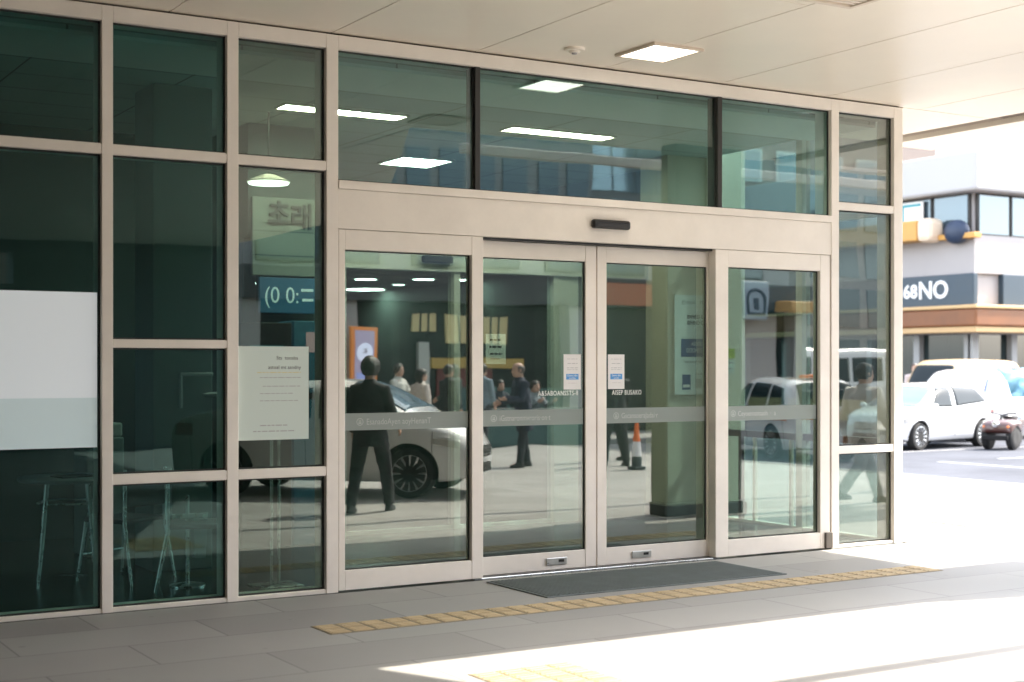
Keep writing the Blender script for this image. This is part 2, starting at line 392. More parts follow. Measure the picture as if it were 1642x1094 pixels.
# shell: floor, ceilings, walls, upper storeys
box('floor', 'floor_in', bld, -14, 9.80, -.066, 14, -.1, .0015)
box('ceiling', 'ceil_in', bld, -14, 9.68, .17, 7.0, 3.80, 3.83)
box('ceiling_margin', mat('white plaster margin', (.82, .84, .80), .7), bld, -5.1, 9.67, .171, 1.05, 3.775, 3.799)
box('lobby_ceiling', 'lobby_wall', bld, 4.72, 9.68, 7.121, 12.8, 2.75, 2.78)
box('upper_storeys', 'concrete', bld, -14, 9.80, .0, 14, 4.09, 9.5)
box('lintel', 'plenum', bld, -14, 9.80, .001, .3, 3.938, 4.085)
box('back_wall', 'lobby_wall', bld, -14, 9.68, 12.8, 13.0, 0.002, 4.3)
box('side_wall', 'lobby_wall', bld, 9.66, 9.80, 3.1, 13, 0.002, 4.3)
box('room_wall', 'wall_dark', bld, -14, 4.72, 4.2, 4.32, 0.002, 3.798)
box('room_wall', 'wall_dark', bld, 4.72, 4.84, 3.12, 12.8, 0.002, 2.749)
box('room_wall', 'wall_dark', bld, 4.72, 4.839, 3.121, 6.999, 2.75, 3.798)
# wall round the inner doors
box('inner_header', 'inner_frame', bld, 5.6, 9.17, 2.95, 3.12, 2.52, 2.76)
box('inner_panel', 'wall_dark', bld, 4.842, 5.598, 3.0, 3.12, .002, 2.76)
box('inner_bulkhead', 'wall_dark', bld, 4.72, 5.6, 3.0, 3.12, 2.762, 3.798)
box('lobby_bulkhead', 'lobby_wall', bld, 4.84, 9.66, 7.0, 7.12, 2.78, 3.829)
for x0, x1 in ((5.6, 5.68), (6.83, 6.90), (7.99, 8.06)): box('inner_post', 'inner_frame', bld, x0, x1, 2.97, 3.10, .002, 2.52, .004)
box('inner_panel', 'inner_frame', bld, 8.06, 8.30, 2.985, 3.09, .002, 2.52)
box('inner_panel', 'wall_mid', bld, 8.30, 9.17, 2.995, 3.08, .002, 2.52)
for x0, x1 in ((5.68, 6.83), (6.90, 7.99)):
    b = MB(); b.box(x0, x1, 3.03, 3.04, .04, 2.52); b.build('inner_glass', 'glass_in', bld)
    box('inner_rail', 'inner_frame', bld, x0, x1, 3.0, 3.07, .002, .039)
# column at the end of the vestibule
b = MB(); b.box(9.17, 10.22, 2.62, 3.1, 0.14, 3.93); cm = b.build('column', 'column', bld, .012)
box('plinth', 'plinth', bld, 9.155, 10.235, 2.605, 3.1, 0.003, .139, .006)
# column inside the dark room
box('column', 'wall_mid', bld, 3.42, 3.9, 1.62, 2.1, .002, 3.799, .01)
# board with raised characters over the side desk
bd = box('sign_board', mat('pale sign board', (.24, .265, .24), .6, var=.04), bld, 4.74, 5.50, 2.94, 2.985, 2.42, 3.13, .006)
for z in (2.60, 2.82): box('board_groove', 'wall_dark', bd, 4.745, 5.495, 2.937, 2.9395, z, z + .008)
lettering('raised_character', '초', 0.25, 'ink', bd, (4.99, 2.925, 2.97), extr=.012, bold=.004)
lettering('raised_character', '래', 0.25, 'ink', bd, (5.21, 2.925, 2.95), extr=.012, bold=.004)

# ================================================================== CANOPY
can = thing('entrance_canopy', 'cream panelled canopy roof sheltering the glass entrance', 'canopy')
outline = [(-16, -0.005), (11.0, -0.005), (11.0, -3.27), (6.5, -3.27), (9.9, -10.8), (9.9, -18.0), (-16, -18.0)]
Z0 = 3.95
jx = [-16] + [3.02 - 1.17 * k for k in range(15, 0, -1)] + [3.02, 4.19, 5.36, 6.53, 7.70, 8.87, 10.04, 11.0]
b = MB(); g = .005
def front(x):                                            # canopy's street edge at this x
    return -18.0 if x <= 6.5 else -3.27
for x0, x1 in zip(jx, jx[1:]):
    if x1 <= 6.54:
        ys = [-0.012, -2.35, -4.7, -7.05, -9.4, -11.75, -14.1, -17.98]
    else:
        ys = [-0.012, -3.27]
    if x1 < 0.7:
        continue
    for y1, y0 in zip(ys, ys[1:]):
        if x0 > 6.5 and x1 < 7.71 and False: continue
        b.box(x0 + g, x1 - g, y0 + g, y1 - g, Z0, Z0 + .02)
# wedge beyond the diagonal edge
b.prism([(6.54, -3.36), (9.86, -10.8), (9.86, -17.98), (6.54, -17.98)], Z0, Z0 + .02)
b.box(11.22, 11.9, -3.27, 1.55, Z0 - .03, Z0 + .02)
b.box(9.86, 11.0, 0.0, 1.55, Z0, Z0 + .02)
b.build('soffit', 'soffit', can)
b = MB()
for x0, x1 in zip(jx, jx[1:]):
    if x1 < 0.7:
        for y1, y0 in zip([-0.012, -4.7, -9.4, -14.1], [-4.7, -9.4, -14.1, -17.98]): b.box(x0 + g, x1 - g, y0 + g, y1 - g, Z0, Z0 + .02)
b.build('low_bounce_soffit', mat('soffit greyed to cut bounce', (.60, .54, .47), .6, var=.05), can)  # panels out of view, greyed to weaken bounced light at the left
b = MB(); b.prism([(-16, 0.0), (11.21, 0.0), (11.21, -3.25), (6.5, -3.25), (9.85, -10.8), (9.85, -17.97), (-16, -17.97)], Z0 + .024, Z0 + .12)
b.box(9.81, 11.21, 0.001, 1.54, Z0 + .05, Z0 + .12)
b.build('roof_deck', 'plenum', can)
b = MB()
b.box(11.22, 11.9, -3.27, 1.55, Z0 + .021, Z0 + .4); b.box(6.5, 11.22, -3.29, -3.2, Z0 + .021, Z0 + .4)
b.build('fascia', 'fascia', can)
for y0, y1 in ((-3.03, -2.2), (-3.42, -3.26)):
    box('slat', 'fascia', can, 11.905, 19.5, y0, y1, Z0 - .02, Z0 + .12, .01)
box('blocker_pillar', mat('dark pillar', (.10, .10, .085), .6, var=.06), can, 9.36, 10.26, -2.98, -2.72, .14, Z0 - .001, .012)  # added out of view so its dark reflection hides bright ground at the column
box('plinth', 'plinth', can, 9.345, 10.275, -2.995, -2.705, .001, .139, .006)  # foot of the added blocker
box('tie_beam', 'fascia', can, 7.86, 16.3, -4.74, -4.63, Z0 + .03, Z0 + .14, .01)
box('post', 'fascia', can, 16.3, 16.44, -4.76, -4.62, -.1, Z0 + .14, .01)
for x in (16.2,): box('post', 'fascia', can, x, x + .18, -3.0, -2.82, -.1, Z0 - .021, .01)

# far wing of the same complex behind the viewpoint: the canopy rests on it
wing = thing('office_wing', 'dark office wing across the forecourt, mirrored in the darkest panes', 'building')
b = MB(); b.box(-16, 5.9, -18.6, -18.0, 0.002, 3.1); b.box(-16, 5.9, -18.6, -18.0, 3.75, 4.7); b.box(5.9, 9.9, -18.6, -18.0, .002, 4.7)
b.box(-16, 2.6, -18.6, -18.0, 3.1, 3.75)
b.build('wall', mat('wing wall', (.16, .165, .155), .7, var=.06), wing)
box('wall', 'wall_dark', wing, -16.3, -16.0, -18.6, 0.0, .002, 4.7)
for x in (-11, -7, -3, 1):
    f = box('window', 'frame_dark', wing, x, x + 2.6, -17.999, -17.94, .5, 2.7); box('pane', mat('dark window', (.02, .03, .03), .08), f, x + .08, x + 2.52, -17.939, -17.93, .58, 2.62)
box('facade_wall', 'concrete', bld, -16, -5.122, -.04, .16, .002, 3.94)
# ================================================================== LAMPS AND FIXTURES
def square_lamp(label, x, y, z, sx, sy, m, trim=.03, group=None, cat='ceiling light'):
    t = thing('ceiling_light', label, cat, (x, y, z), 0, group)
    b = MB()
    for a in ((-sx/2, sx/2, -sy/2, -sy/2 + trim), (-sx/2, sx/2, sy/2 - trim, sy/2), (-sx/2, -sx/2 + trim, -sy/2 + trim, sy/2 - trim), (sx/2 - trim, sx/2, -sy/2 + trim, sy/2 - trim)):
        b.box(*a, -.022, -.0005)
    b.build('trim', 'lamp_trim', t, .004)
    box('diffuser', m, t, -sx/2 + trim, sx/2 - trim, -sy/2 + trim, sy/2 - trim, -.012, -.001)
    return t
square_lamp('square lit panel light recessed in the cream canopy soffit', 6.53, -0.74, 3.95, .46, .50, 'lamp')
t = thing('ceiling_vent', 'pale square vent in the canopy soffit at the top edge of the photo', 'vent', (6.55, -2.72, 3.95))
b = MB()
for a in ((-.23, .23, -.25, -.21), (-.23, .23, .21, .25), (-.23, -.19, -.209, .209), (.19, .23, -.209, .209)): b.box(*a, -.02, -.0005)
b.build('frame', 'lamp_trim', t, .004)
b = MB()
for k in range(8): b.box(-.188, .188, -.2 + k * .05, -.17 + k * .05, -.012, -.004)
b.build('slats', 'fascia', t)
square_lamp('long lit strip light crossing the post between dark bay and first transom pane', 5.2, 2.0, 3.80, 1.16, .26, 'lamp_strip', .015, 'strip lights behind the transom glass')
square_lamp('long lit strip light seen through the middle of the wide transom pane', 7.42, 2.0, 3.80, 1.16, .26, 'lamp_strip', .015, 'strip lights behind the transom glass')
square_lamp('small white square light low in the first transom pane', 7.15, 4.4, 3.80, .62, .62, 'lamp_cool', .02)
t = thing('smoke_detector', 'small round white detector on the canopy soffit beside the square light', 'smoke detector', (5.93, -.5, 3.95))
b = MB(); b.lathe([(0.0, -.035), (.035, -.035), (.045, -.022), (.075, -.018), (.08, -.0005), (0, -.0005)]); b.build('housing', 'soffit', t, smooth=40)
b = MB(); b.lathe([(0, -.048), (.018, -.045), (.022, -.034), (0, -.034)]); b.build('lens', 'white_trim', t, smooth=40)
def downlight(label, x, y, z, r, group='round downlights of the lobby'):
    t = thing('downlight', label, 'ceiling light', (x, y, z), 0, group)
    b = MB(); b.lathe([(r, -.012), (r + .03, -.008), (r + .03, -.0005), (r, -.0005)]); b.build('trim', 'lamp_trim', t, smooth=40)
    b = MB(); b.lathe([(0, -.014), (r - .004, -.012), (r - .004, -.002), (0, -.002)]); b.build('diffuser', 'lamp_cool', t, smooth=40)
DL = 'round lit downlight in the dark lobby ceiling behind the inner doors'
for x, y, r, l in ((8.2, 7.86, .15, None), (8.87, 7.5, .15, None), (9.3, 10.2, .30, 'largest round lit downlight, seen above the man in black'), (9.16, 8.8, .09, 'smallest round lit downlight of the lobby, between two bigger ones'), (7.4, 9.4, .15, None), (9.42, 7.3, .15, None), (7.0, 11.2, .15, None), (8.4, 11.4, .15, None)):
    downlight(l or DL, x, y, 2.75, r)
t = thing('pendant_light', 'round lit pendant lamp above the raised characters in the third bay', 'pendant lamp', (4.68, 2.4, 3.17))
b = MB(); b.lathe([(0, 0), (.17, .004), (.18, .02), (.0, .02)], seg=32); b.build('diffuser', mat('pendant glow', (.9, .9, .88), .5, emit=(1, .88, .7), estr=1.2), t, smooth=40)
b = MB(); b.lathe([(.182, .021), (.19, .03), (.05, .09), (0, .09)], seg=32); b.build('shade', 'lamp_trim', t, smooth=40)
b = MB(); b.tube([(0, 0, .09), (0, 0, .628)], .008); b.build('rod', 'black', t)
def sensor(label, x, y, z, w=.36):
    t = thing('door_sensor', label, 'sensor', (x, y, z))
    b = MB(); b.box(-w/2, w/2, -.055, 0, -.036, .036); b.build('housing', 'black', t, .022, seg=4)
    b = MB(); b.box(-w/2 + .03, w/2 - .03, -.0575, -.0552, -.022, .004); b.build('window', mat('sensor window', (.05, .045, .04), .1), t)
sensor('black pill shaped motion sensor on the cream header over the sliding doors', 6.56, -.045, 2.713)
sensor('dark motion sensor on the pale inner header behind the fixed side panel', 6.62, 2.949, 2.63, .34)

# ================================================================== NOTICES
def sheet(name, label, cat, x0, x1, y, z0, z1, m='paper', th=.002, group=None):
    t = thing(name, label, cat, ((x0 + x1) / 2, y, z0), 0, group)
    w, h = x1 - x0, z1 - z0
    b = MB(); b.box(-w/2, w/2, -th, 0, 0, h); b.build('sheet', m, t, .0)
    return t, w, h
def lines(parent, name, m, rows, w, y=-.0026):
    """rows of printed lines: (x from, x to, z, thickness); each row broken into words"""
    b = MB()
    for x0, x1, z, th in rows:
        x = x0
        while x < x1:
            d = min(rnd.uniform(.016, .05), x1 - x); b.box(x, x + d, y, y + .0004, z - th/2, z + th/2); x += d + .008
    return b.build(name, m, parent)
for lab, x0, x1, t1, t2 in (('white notice with a blue block on the left sliding door', 6.216, 6.378, 'Oaevo dbn', 'swoDlba'), ('white notice with a blue block on the right sliding door', 6.64, 6.80, 'Saevo dbr', 'awobla')):
    t, w, h = sheet('door_notice', lab, 'notice', x0, x1, .0828, 1.415, 1.692)
    lines(t, 'print', 'grey_ink', [(-.05, .05, .24, .003), (-.045, .05, .205, .004), (-.05, .052, .17, .004), (-.05, .05, .155, .003), (-.04, .045, .05, .002)], w)
    box('blue_block', 'blue_ink', t, -.058, .058, -.0028, -.0021, .078, .122)
    lettering('block_lettering', t1, .022, 'white_ink', t, (0, -.0031, .109), extr=.0001)
    lettering('block_lettering', t2, .018, 'white_ink', t, (0, -.0031, .089), extr=.0001)
t, w, h = sheet('inner_notice', 'pale printed notice on the glass of the inner door, left of the standing old man', 'notice', 7.22, 7.45, 3.026, 1.62, 1.92, 'paper_green')
lines(t, 'print', 'ink', [(-.07, .07, .24, .02), (-.075, .07, .17, .022), (-.07, .075, .10, .018), (-.06, .06, .05, .008)], w)
# big information poster on the column
t, w, h = sheet('information_poster', 'tall grey information poster with a navy block on the painted column', 'poster', 9.255, 9.80, 2.617, 1.30, 2.345, mat('poster paper', (.78, .82, .80), .6), .012)
Y = -.0125
b = MB()
for k in range(20):
    t0, t1 = 2*math.pi*k/20, 2*math.pi*(k+1)/20
    b._f([b.bm.verts.new((-.155 + r*math.cos(a), Y, .965 + r*math.sin(a))) for r, a in ((.018, t0), (.024, t0), (.024, t1), (.018, t1))])
b.box(-.157, -.153, Y - .0003, Y, .95, .98); b.build('emblem', 'ink', t)
lettering('title', 'SULAL', .042, 'ink', t, (-.115, Y, .965), align='LEFT', extr=.0003)
lettering('title', 'TRRIA', .042, 'ink', t, (.06, Y, .968), align='LEFT', extr=.0003, bold=.001)
lines(t, 'rule', 'grey_ink', [(-.18, .18, .915, .003)], w, Y - .0003)
lettering('heading', 'BNHIEID ID', .056, 'ink', t, (-.11, Y, .815), align='LEFT', extr=.0003, bold=.0018, sx=.8)
lettering('heading', 'BEHIHID Q', .056, 'ink', t, (-.11, Y, .752), align='LEFT', extr=.0003, bold=.0018, sx=.8)
box('navy_block', 'navy_ink', t, -.19, .20, Y - .0006, Y + .0003, .395, .585)
lettering('block_lettering', 'AEDIEED', .058, 'white_ink', t, (.03, Y - .001, .53), extr=.0002, sx=.75)
lettering('block_lettering', 'OOONSGLIC', .064, 'white_ink', t, (.02, Y - .001, .462), extr=.0002, sx=.75)
lettering('caption', 'Tasw Awsuarl Isal', .042, 'ink', t, (-.16, Y, .345), align='LEFT', extr=.0003, sx=.8)
lines(t, 'small_print', 'grey_ink', [(-.2, -.03, .28, .003), (.0, .14, .215, .02), (.0, .14, .19, .006)], w, Y - .0003)
box('navy_phone', 'navy_ink', t, -.175, -.065, Y - .0006, Y + .0003, .05, .21)
box('phone_band', 'paper', t, -.165, -.075, Y - .0012, Y - .0007, .075, .105)
box('grey_block', 'grey_ink', t, 0.0, .085, Y - .0006, Y + .0003, .065, .165); box('grey_block', 'grey_ink', t, .11, .19, Y - .0006, Y + .0003, .065, .165)
t, w, h = sheet('lime_sticker', 'small lime green sticker on the column beside the door post', 'sticker', 9.97, 10.07, 2.6185, 1.685, 1.785, 'lime')
lettering('print', 'GOT', .035, 'ink', t, (0, -.0026, .06), extr=.0002)
t, w, h = sheet('small_notice', 'small pale notice under the lime sticker on the column', 'notice', 9.975, 10.07, 2.6185, 1.52, 1.66, 'paper_green')
lines(t, 'print', 'ink', [(-.035, .03, .115, .012), (-.035, .035, .05, .016), (-.03, .03, .02, .006)], w)

# ================================================================== THE DARK ROOM ON THE LEFT
# big blank poster stuck on the street side of the glass; faint glow added
t = thing('glow_poster', 'large blank white poster given a faint glow on the leftmost pane', 'sign panel', (1.80, -.0125, 1.075))
box('sheet', mat('blank poster with added glow', (.84, .89, .92), .5, emit=(.82, .92, 1.0), estr=.030), t, 0, .745, -.003, 0, 0, 1.0)  # emission added to brighten the sheet, no lamp behind it
box('lower_half', mat('poster tint with added glow', (.66, .78, .80), .5, emit=(.70, .90, .95), estr=.022), t, .001, .744, -.0042, -.0031, .002, .32)  # lower part carries a dimmer share of the added glow
# round table on splayed steel legs
t = thing('round_table', 'round grey table on thin steel legs behind the leftmost pane', 'table', (2.70, 1.36, .002))
b = MB(); b.lathe([(0, .755), (.34, .755), (.352, .765), (.352, .78), (.34, .79), (0, .79)], seg=40); b.build('tabletop', mat('grey table top', (.22, .24, .24), .35), t, smooth=40)
for k in range(4):
    a = R(32 + 90 * k); c, s = math.cos(a), math.sin(a)
    b = MB(); b.tube([(.20*c, .20*s, .754), (.25*c, .25*s, .3), (.29*c, .29*s, .0)], [.017, .015, .009]); b.build('leg', 'steel', t, smooth=60)
b = MB(); b.tube([(.215*math.cos(R(a)), .215*math.sin(R(a)), .60) for a in range(0, 361, 20)], .007, 8); b.build('ring', 'steel', t, smooth=60)
t = thing('tablet', 'dark tablet lying on the round table', 'tablet', (2.72, 1.24, .7925), R(12))
box('body', 'black', t, -.14, .14, -.1, .1, 0.0, .012, .003); box('screen', mat('tablet glass', (.04, .05, .05), .08), t, -.125, .125, -.085, .085, .0121, .0129)
# folding chair with slanting bright legs
def steel_chair(label, x, y, rz, seatm):
    t = thing('steel_chair', label, 'chair', (x, y, .002), rz)
    b = MB(); b.box(-.22, .22, -.2, .2, .44, .475); b.build('seat', seatm, t, .012)
    b = MB(); b.box(-.21, .21, .19, .215, .56, .82); b.build('backrest', seatm, t, .012)
    for s in (-1, 1):
        b = MB(); b.tube([(s*.2, -.19, .45), (s*.23, -.25, 0)], [.014, .010], 8); b.build('leg', 'steel', t, smooth=60)
        b = MB(); b.tube([(s*.21, .205, .84), (s*.21, .2, .45), (s*.23, .29, 0)], [.014, .014, .010], 8); b.build('leg', 'steel', t, smooth=60)
    b = MB(); b.tube([(-.22, -.22, .2), (.22, -.22, .2)], .007, 8); b.build('stretcher', 'steel', t, smooth=60)
    return t
seat_blk = mat('dark upholstery', (.02, .024, .026), .7)
steel_chair('dark steel legged chair behind the lowest pane of the second bay', 3.12, 1.35, R(-150), seat_blk)
steel_chair('dark chair showing at the edge of the third bay, beside the sign stand', 3.47, .72, R(70), seat_blk)
# brochure stand: pole, cross bar, clear hopper
t = thing('brochure_stand', 'slim steel stand with a cross bar and a clear hopper behind the second bay', 'stand', (3.42, .80, .002))
b = MB(); b.lathe([(0, 0), (.13, 0), (.13, .012), (.02, .022), (0, .022)]); b.build('base', 'steel', t, smooth=40)
b = MB(); b.tube([(0, 0, .02), (0, 0, .66)], .014); b.build('pole', 'steel', t, smooth=60)
box('cross_bar', 'steel', t, -.12, .15, -.012, .012, .49, .525, .003)
b = MB(); b.loft([[(x*k + .085, y*k, z) for x, y in ((-.055, -.045), (.055, -.045), (.055, .045), (-.055, .045))] for k, z in ((.75, .20), (1, .488))]); b.build('hopper', film('hopper plastic', (.65, .72, .72), .6), t, .004)
# wall bracket lamp on the room column
t = thing('wall_bracket', 'pale L shaped rail fixed to the column in the second bay', 'bracket', (3.76, 1.6, 1.3))
b = MB(); b.tube([(-.13, -.012, -.03), (-.13, -.012, .22), (-.13, -.012, .235), (.13, -.012, .235)], .014, 8); b.build('rail', 'white_trim', t, smooth=50)
b = MB(); b.lathe([(0, 0), (.1, .002), (.11, .02), (.06, .035), (0, .037)], (.15, -.06, .06)); b.build('shade', 'white_trim', t, smooth=50)
# office machine, dark seated chair back and monitor deep in the room
t = thing('office_machine', 'boxy pale office machine standing in the dark second bay', 'machine', (3.35, 2.9, .002))
box('cabinet', 'wall_mid', t, -.16, .16, -.2, .2, 0, 1.0, .015); box('hood', 'wall_pale', t, -.15, .15, -.19, .2, 1.0, 1.12, .02)
b = MB(); b.lathe([(0, -.205), (.04, -.205), (.04, -.2), (0, -.2)], (-.08, 0, .98), 'y'); b.build('dial', 'black', t)
t = thing('monitor', 'dark blue screen glowing faintly in the second bay', 'monitor', (3.28, 2.95, 1.36))
box('bezel', 'black', t, -.19, .19, -.03, .01, 0.08, .36, .008); box('screen', mat('monitor screen', (.03, .06, .12), .15, emit=(.1, .2, .4), estr=.25), t, -.175, .175, -.032, -.0302, .095, .345)
b = MB(); b.tube([(0, 0, .1), (0, 0, -.238)], .02); b.build('stem', 'black', t)
# sign stand with printed sheet
t = thing('sign_stand', 'twin pole steel stand on a flat base behind the third bay', 'stand', (3.97, .47, .002))
b = MB(); b.box(-.17, .17, -.13, .13, 0, .012); b.build('base', 'steel', t, .005)
b = MB(); b.tube([(-.028, .012, .012), (-.028, .012, 1.2)], .012); b.tube([(.028, .012, .012), (.028, .012, 1.2)], .012); b.build('pole', 'steel', t, smooth=60)
box('top_clip', 'steel', t, -.06, .06, -.004, .02, 1.18, 1.22, .003)
bd, w_, h_ = sheet('printed_sheet', 'pale green printed sheet stuck on the glass of the third bay', 'notice', 3.50, 4.02, -.0125, 1.09, 1.735, film('pale green paper', (.80, .90, .84), .80))
lettering('print', 'Sts  toosba', .036, 'ink', bd, (.10, -.0026, .565), extr=.0002)
lettering('print', 'astoal mt asndny', .036, 'ink', bd, (.08, -.0026, .50), extr=.0002)
lines(bd, 'print', 'grey_ink', [(-.1, .2, .43, .005), (-.08, .2, .37, .005), (-.1, .14, .32, .005), (-.1, .18, .27, .005), (-.1, .1, .10, .007), (-.15, .16, .06, .007)], .5, -.0026)
lines(bd, 'coloured_line', mat('yellow print', (.7, .6, .25), .6), [(-.12, .2, .465, .005)], .5, -.0026)
# illuminated digit sign and blue machines below the character board
t = thing('digit_sign', 'blue sign with pale digits below the raised characters', 'sign', (5.06, 2.93, 2.08))
box('panel', mat('blue sign face', (.05, .14, .26), .4, emit=(.04, .2, .32), estr=.03), t, -.27, .28, -.04, .0, 0, .32, .004)
lg = mat('lit digits', (.8, .85, .85), .5, emit=(.7, .85, .9), estr=.09)
lettering('digits', '(0 0:', .21, lg, t, (-.06, -.042, .155), extr=.001, sx=.9)
b = MB(); b.box(.13, .25, -.043, -.0405, .20, .225); b.box(.14, .25, -.043, -.0405, .11, .135); b.build('bars', lg, t)
for x in (-.2, .2): box('bracket', 'black', t, x - .02, x + .02, .001, .068, .1, .2)
bm_ = mat('teal blue machine', (.05, .16, .24), .4, emit=(.04, .2, .32), estr=.015)
t = thing('service_machine', 'blue service machine with a small red screen below the digit sign', 'machine', (5.2, 2.79, .002))
box('cabinet', bm_, t, -.21, .23, -.2, .18, 0, 2.0, .012)
box('screen', mat('small lit screen', (.3, .1, .1), .3, emit=(.6, .35, .35), estr=.15), t, -.09, .05, -.203, -.2005, 1.72, 1.9)
box('slot', 'black', t, -.13, .15, -.203, -.2005, 1.3, 1.36)
t = thing('service_machine', 'dark service kiosk half hidden behind the printed sheet', 'machine', (4.72, 2.75, .002))
box('cabinet', 'black', t, -.24, .24, -.2, .2, 0, 1.98, .012)
box('screen', mat('kiosk screen', (.06, .1, .1), .2, emit=(.2, .35, .35), estr=.1), t, -.16, .16, -.203, -.2005, 1.62, 1.78)

# entrance mat
t = thing('door_mat', 'dark grey ribbed entrance mat on the paving before the sliding doors', 'door mat', (6.45, -.6, .0005))
b = MB(); b.box(-1.09, 1.09, -.42, .42, 0, .008); b.build('base', 'mat_rubber', t, .003)
b = MB()
for i in range(72):
    x = -1.06 + i * .0296
    b.box(x, x + .017, -.40, .40, .0081, .0125)
b.build('ribs', 'mat_rubber', t)
# ================================================================== PEOPLE
M['skin'] = mat('skin', (0.50, 0.31, 0.23), 0.55, var=0.06, vscale=12)
M['hair_dark'] = mat('dark hair', (0.022, 0.017, 0.014), 0.5, var=0.3, vscale=60, bump=0.6, bscale=120)
M['hair_grey'] = mat('short greying hair', (0.12, 0.10, 0.09), 0.6, var=0.3, vscale=60, bump=0.5, bscale=120)
M['eye'] = mat('eye', (0.03, 0.025, 0.02), 0.2)
M['lips'] = mat('lips', (0.36, 0.16, 0.13), 0.5)
M['shoe'] = mat('dark shoe', (0.02, 0.02, 0.02), 0.4)
fold = bpy.data.textures.new('cloth folds', 'CLOUDS'); fold.noise_scale = 0.11; fold.noise_depth = 3
def ell(b, c, rx, ry, rz, fn=None, nu=20, nv=14):
    rings = []
    for j in range(1, nv):
        ph = math.pi * j / nv; ring = []
        for i in range(nu):
            th = 2 * math.pi * i / nu
            d = Vector((math.sin(ph) * math.cos(th), math.sin(ph) * math.sin(th), -math.cos(ph)))
            k = fn(d) if fn else 1.0
            ring.append((c[0] + d.x * rx * k, c[1] + d.y * ry * k, c[2] + d.z * rz * k))
        rings.append(ring)
    b.loft(rings)
def oval(c, rx, ry, n=18):
    return [(c[0] + rx * math.cos(2*math.pi*k/n), c[1] + ry * math.sin(2*math.pi*k/n), c[2]) for k in range(n)]
def fuse(b, name, m, parent, voxel, folds=0.0, sm=4):
    """grow all overlapping pieces of this figure together into one continuous skin"""
    o = b.build(name, m, parent)
    r = o.modifiers.new('fuse', 'REMESH'); r.mode = 'VOXEL'; r.voxel_size = voxel; r.use_smooth_shade = True
    s = o.modifiers.new('smooth', 'SMOOTH'); s.iterations = sm; s.factor = .5
    if folds:
        d = o.modifiers.new('folds', 'DISPLACE'); d.texture = fold; d.strength = folds; d.mid_level = .5; d.texture_coords = 'LOCAL'
    evaluated(o)
    for p in o.data.polygons: p.use_smooth = True
    return o

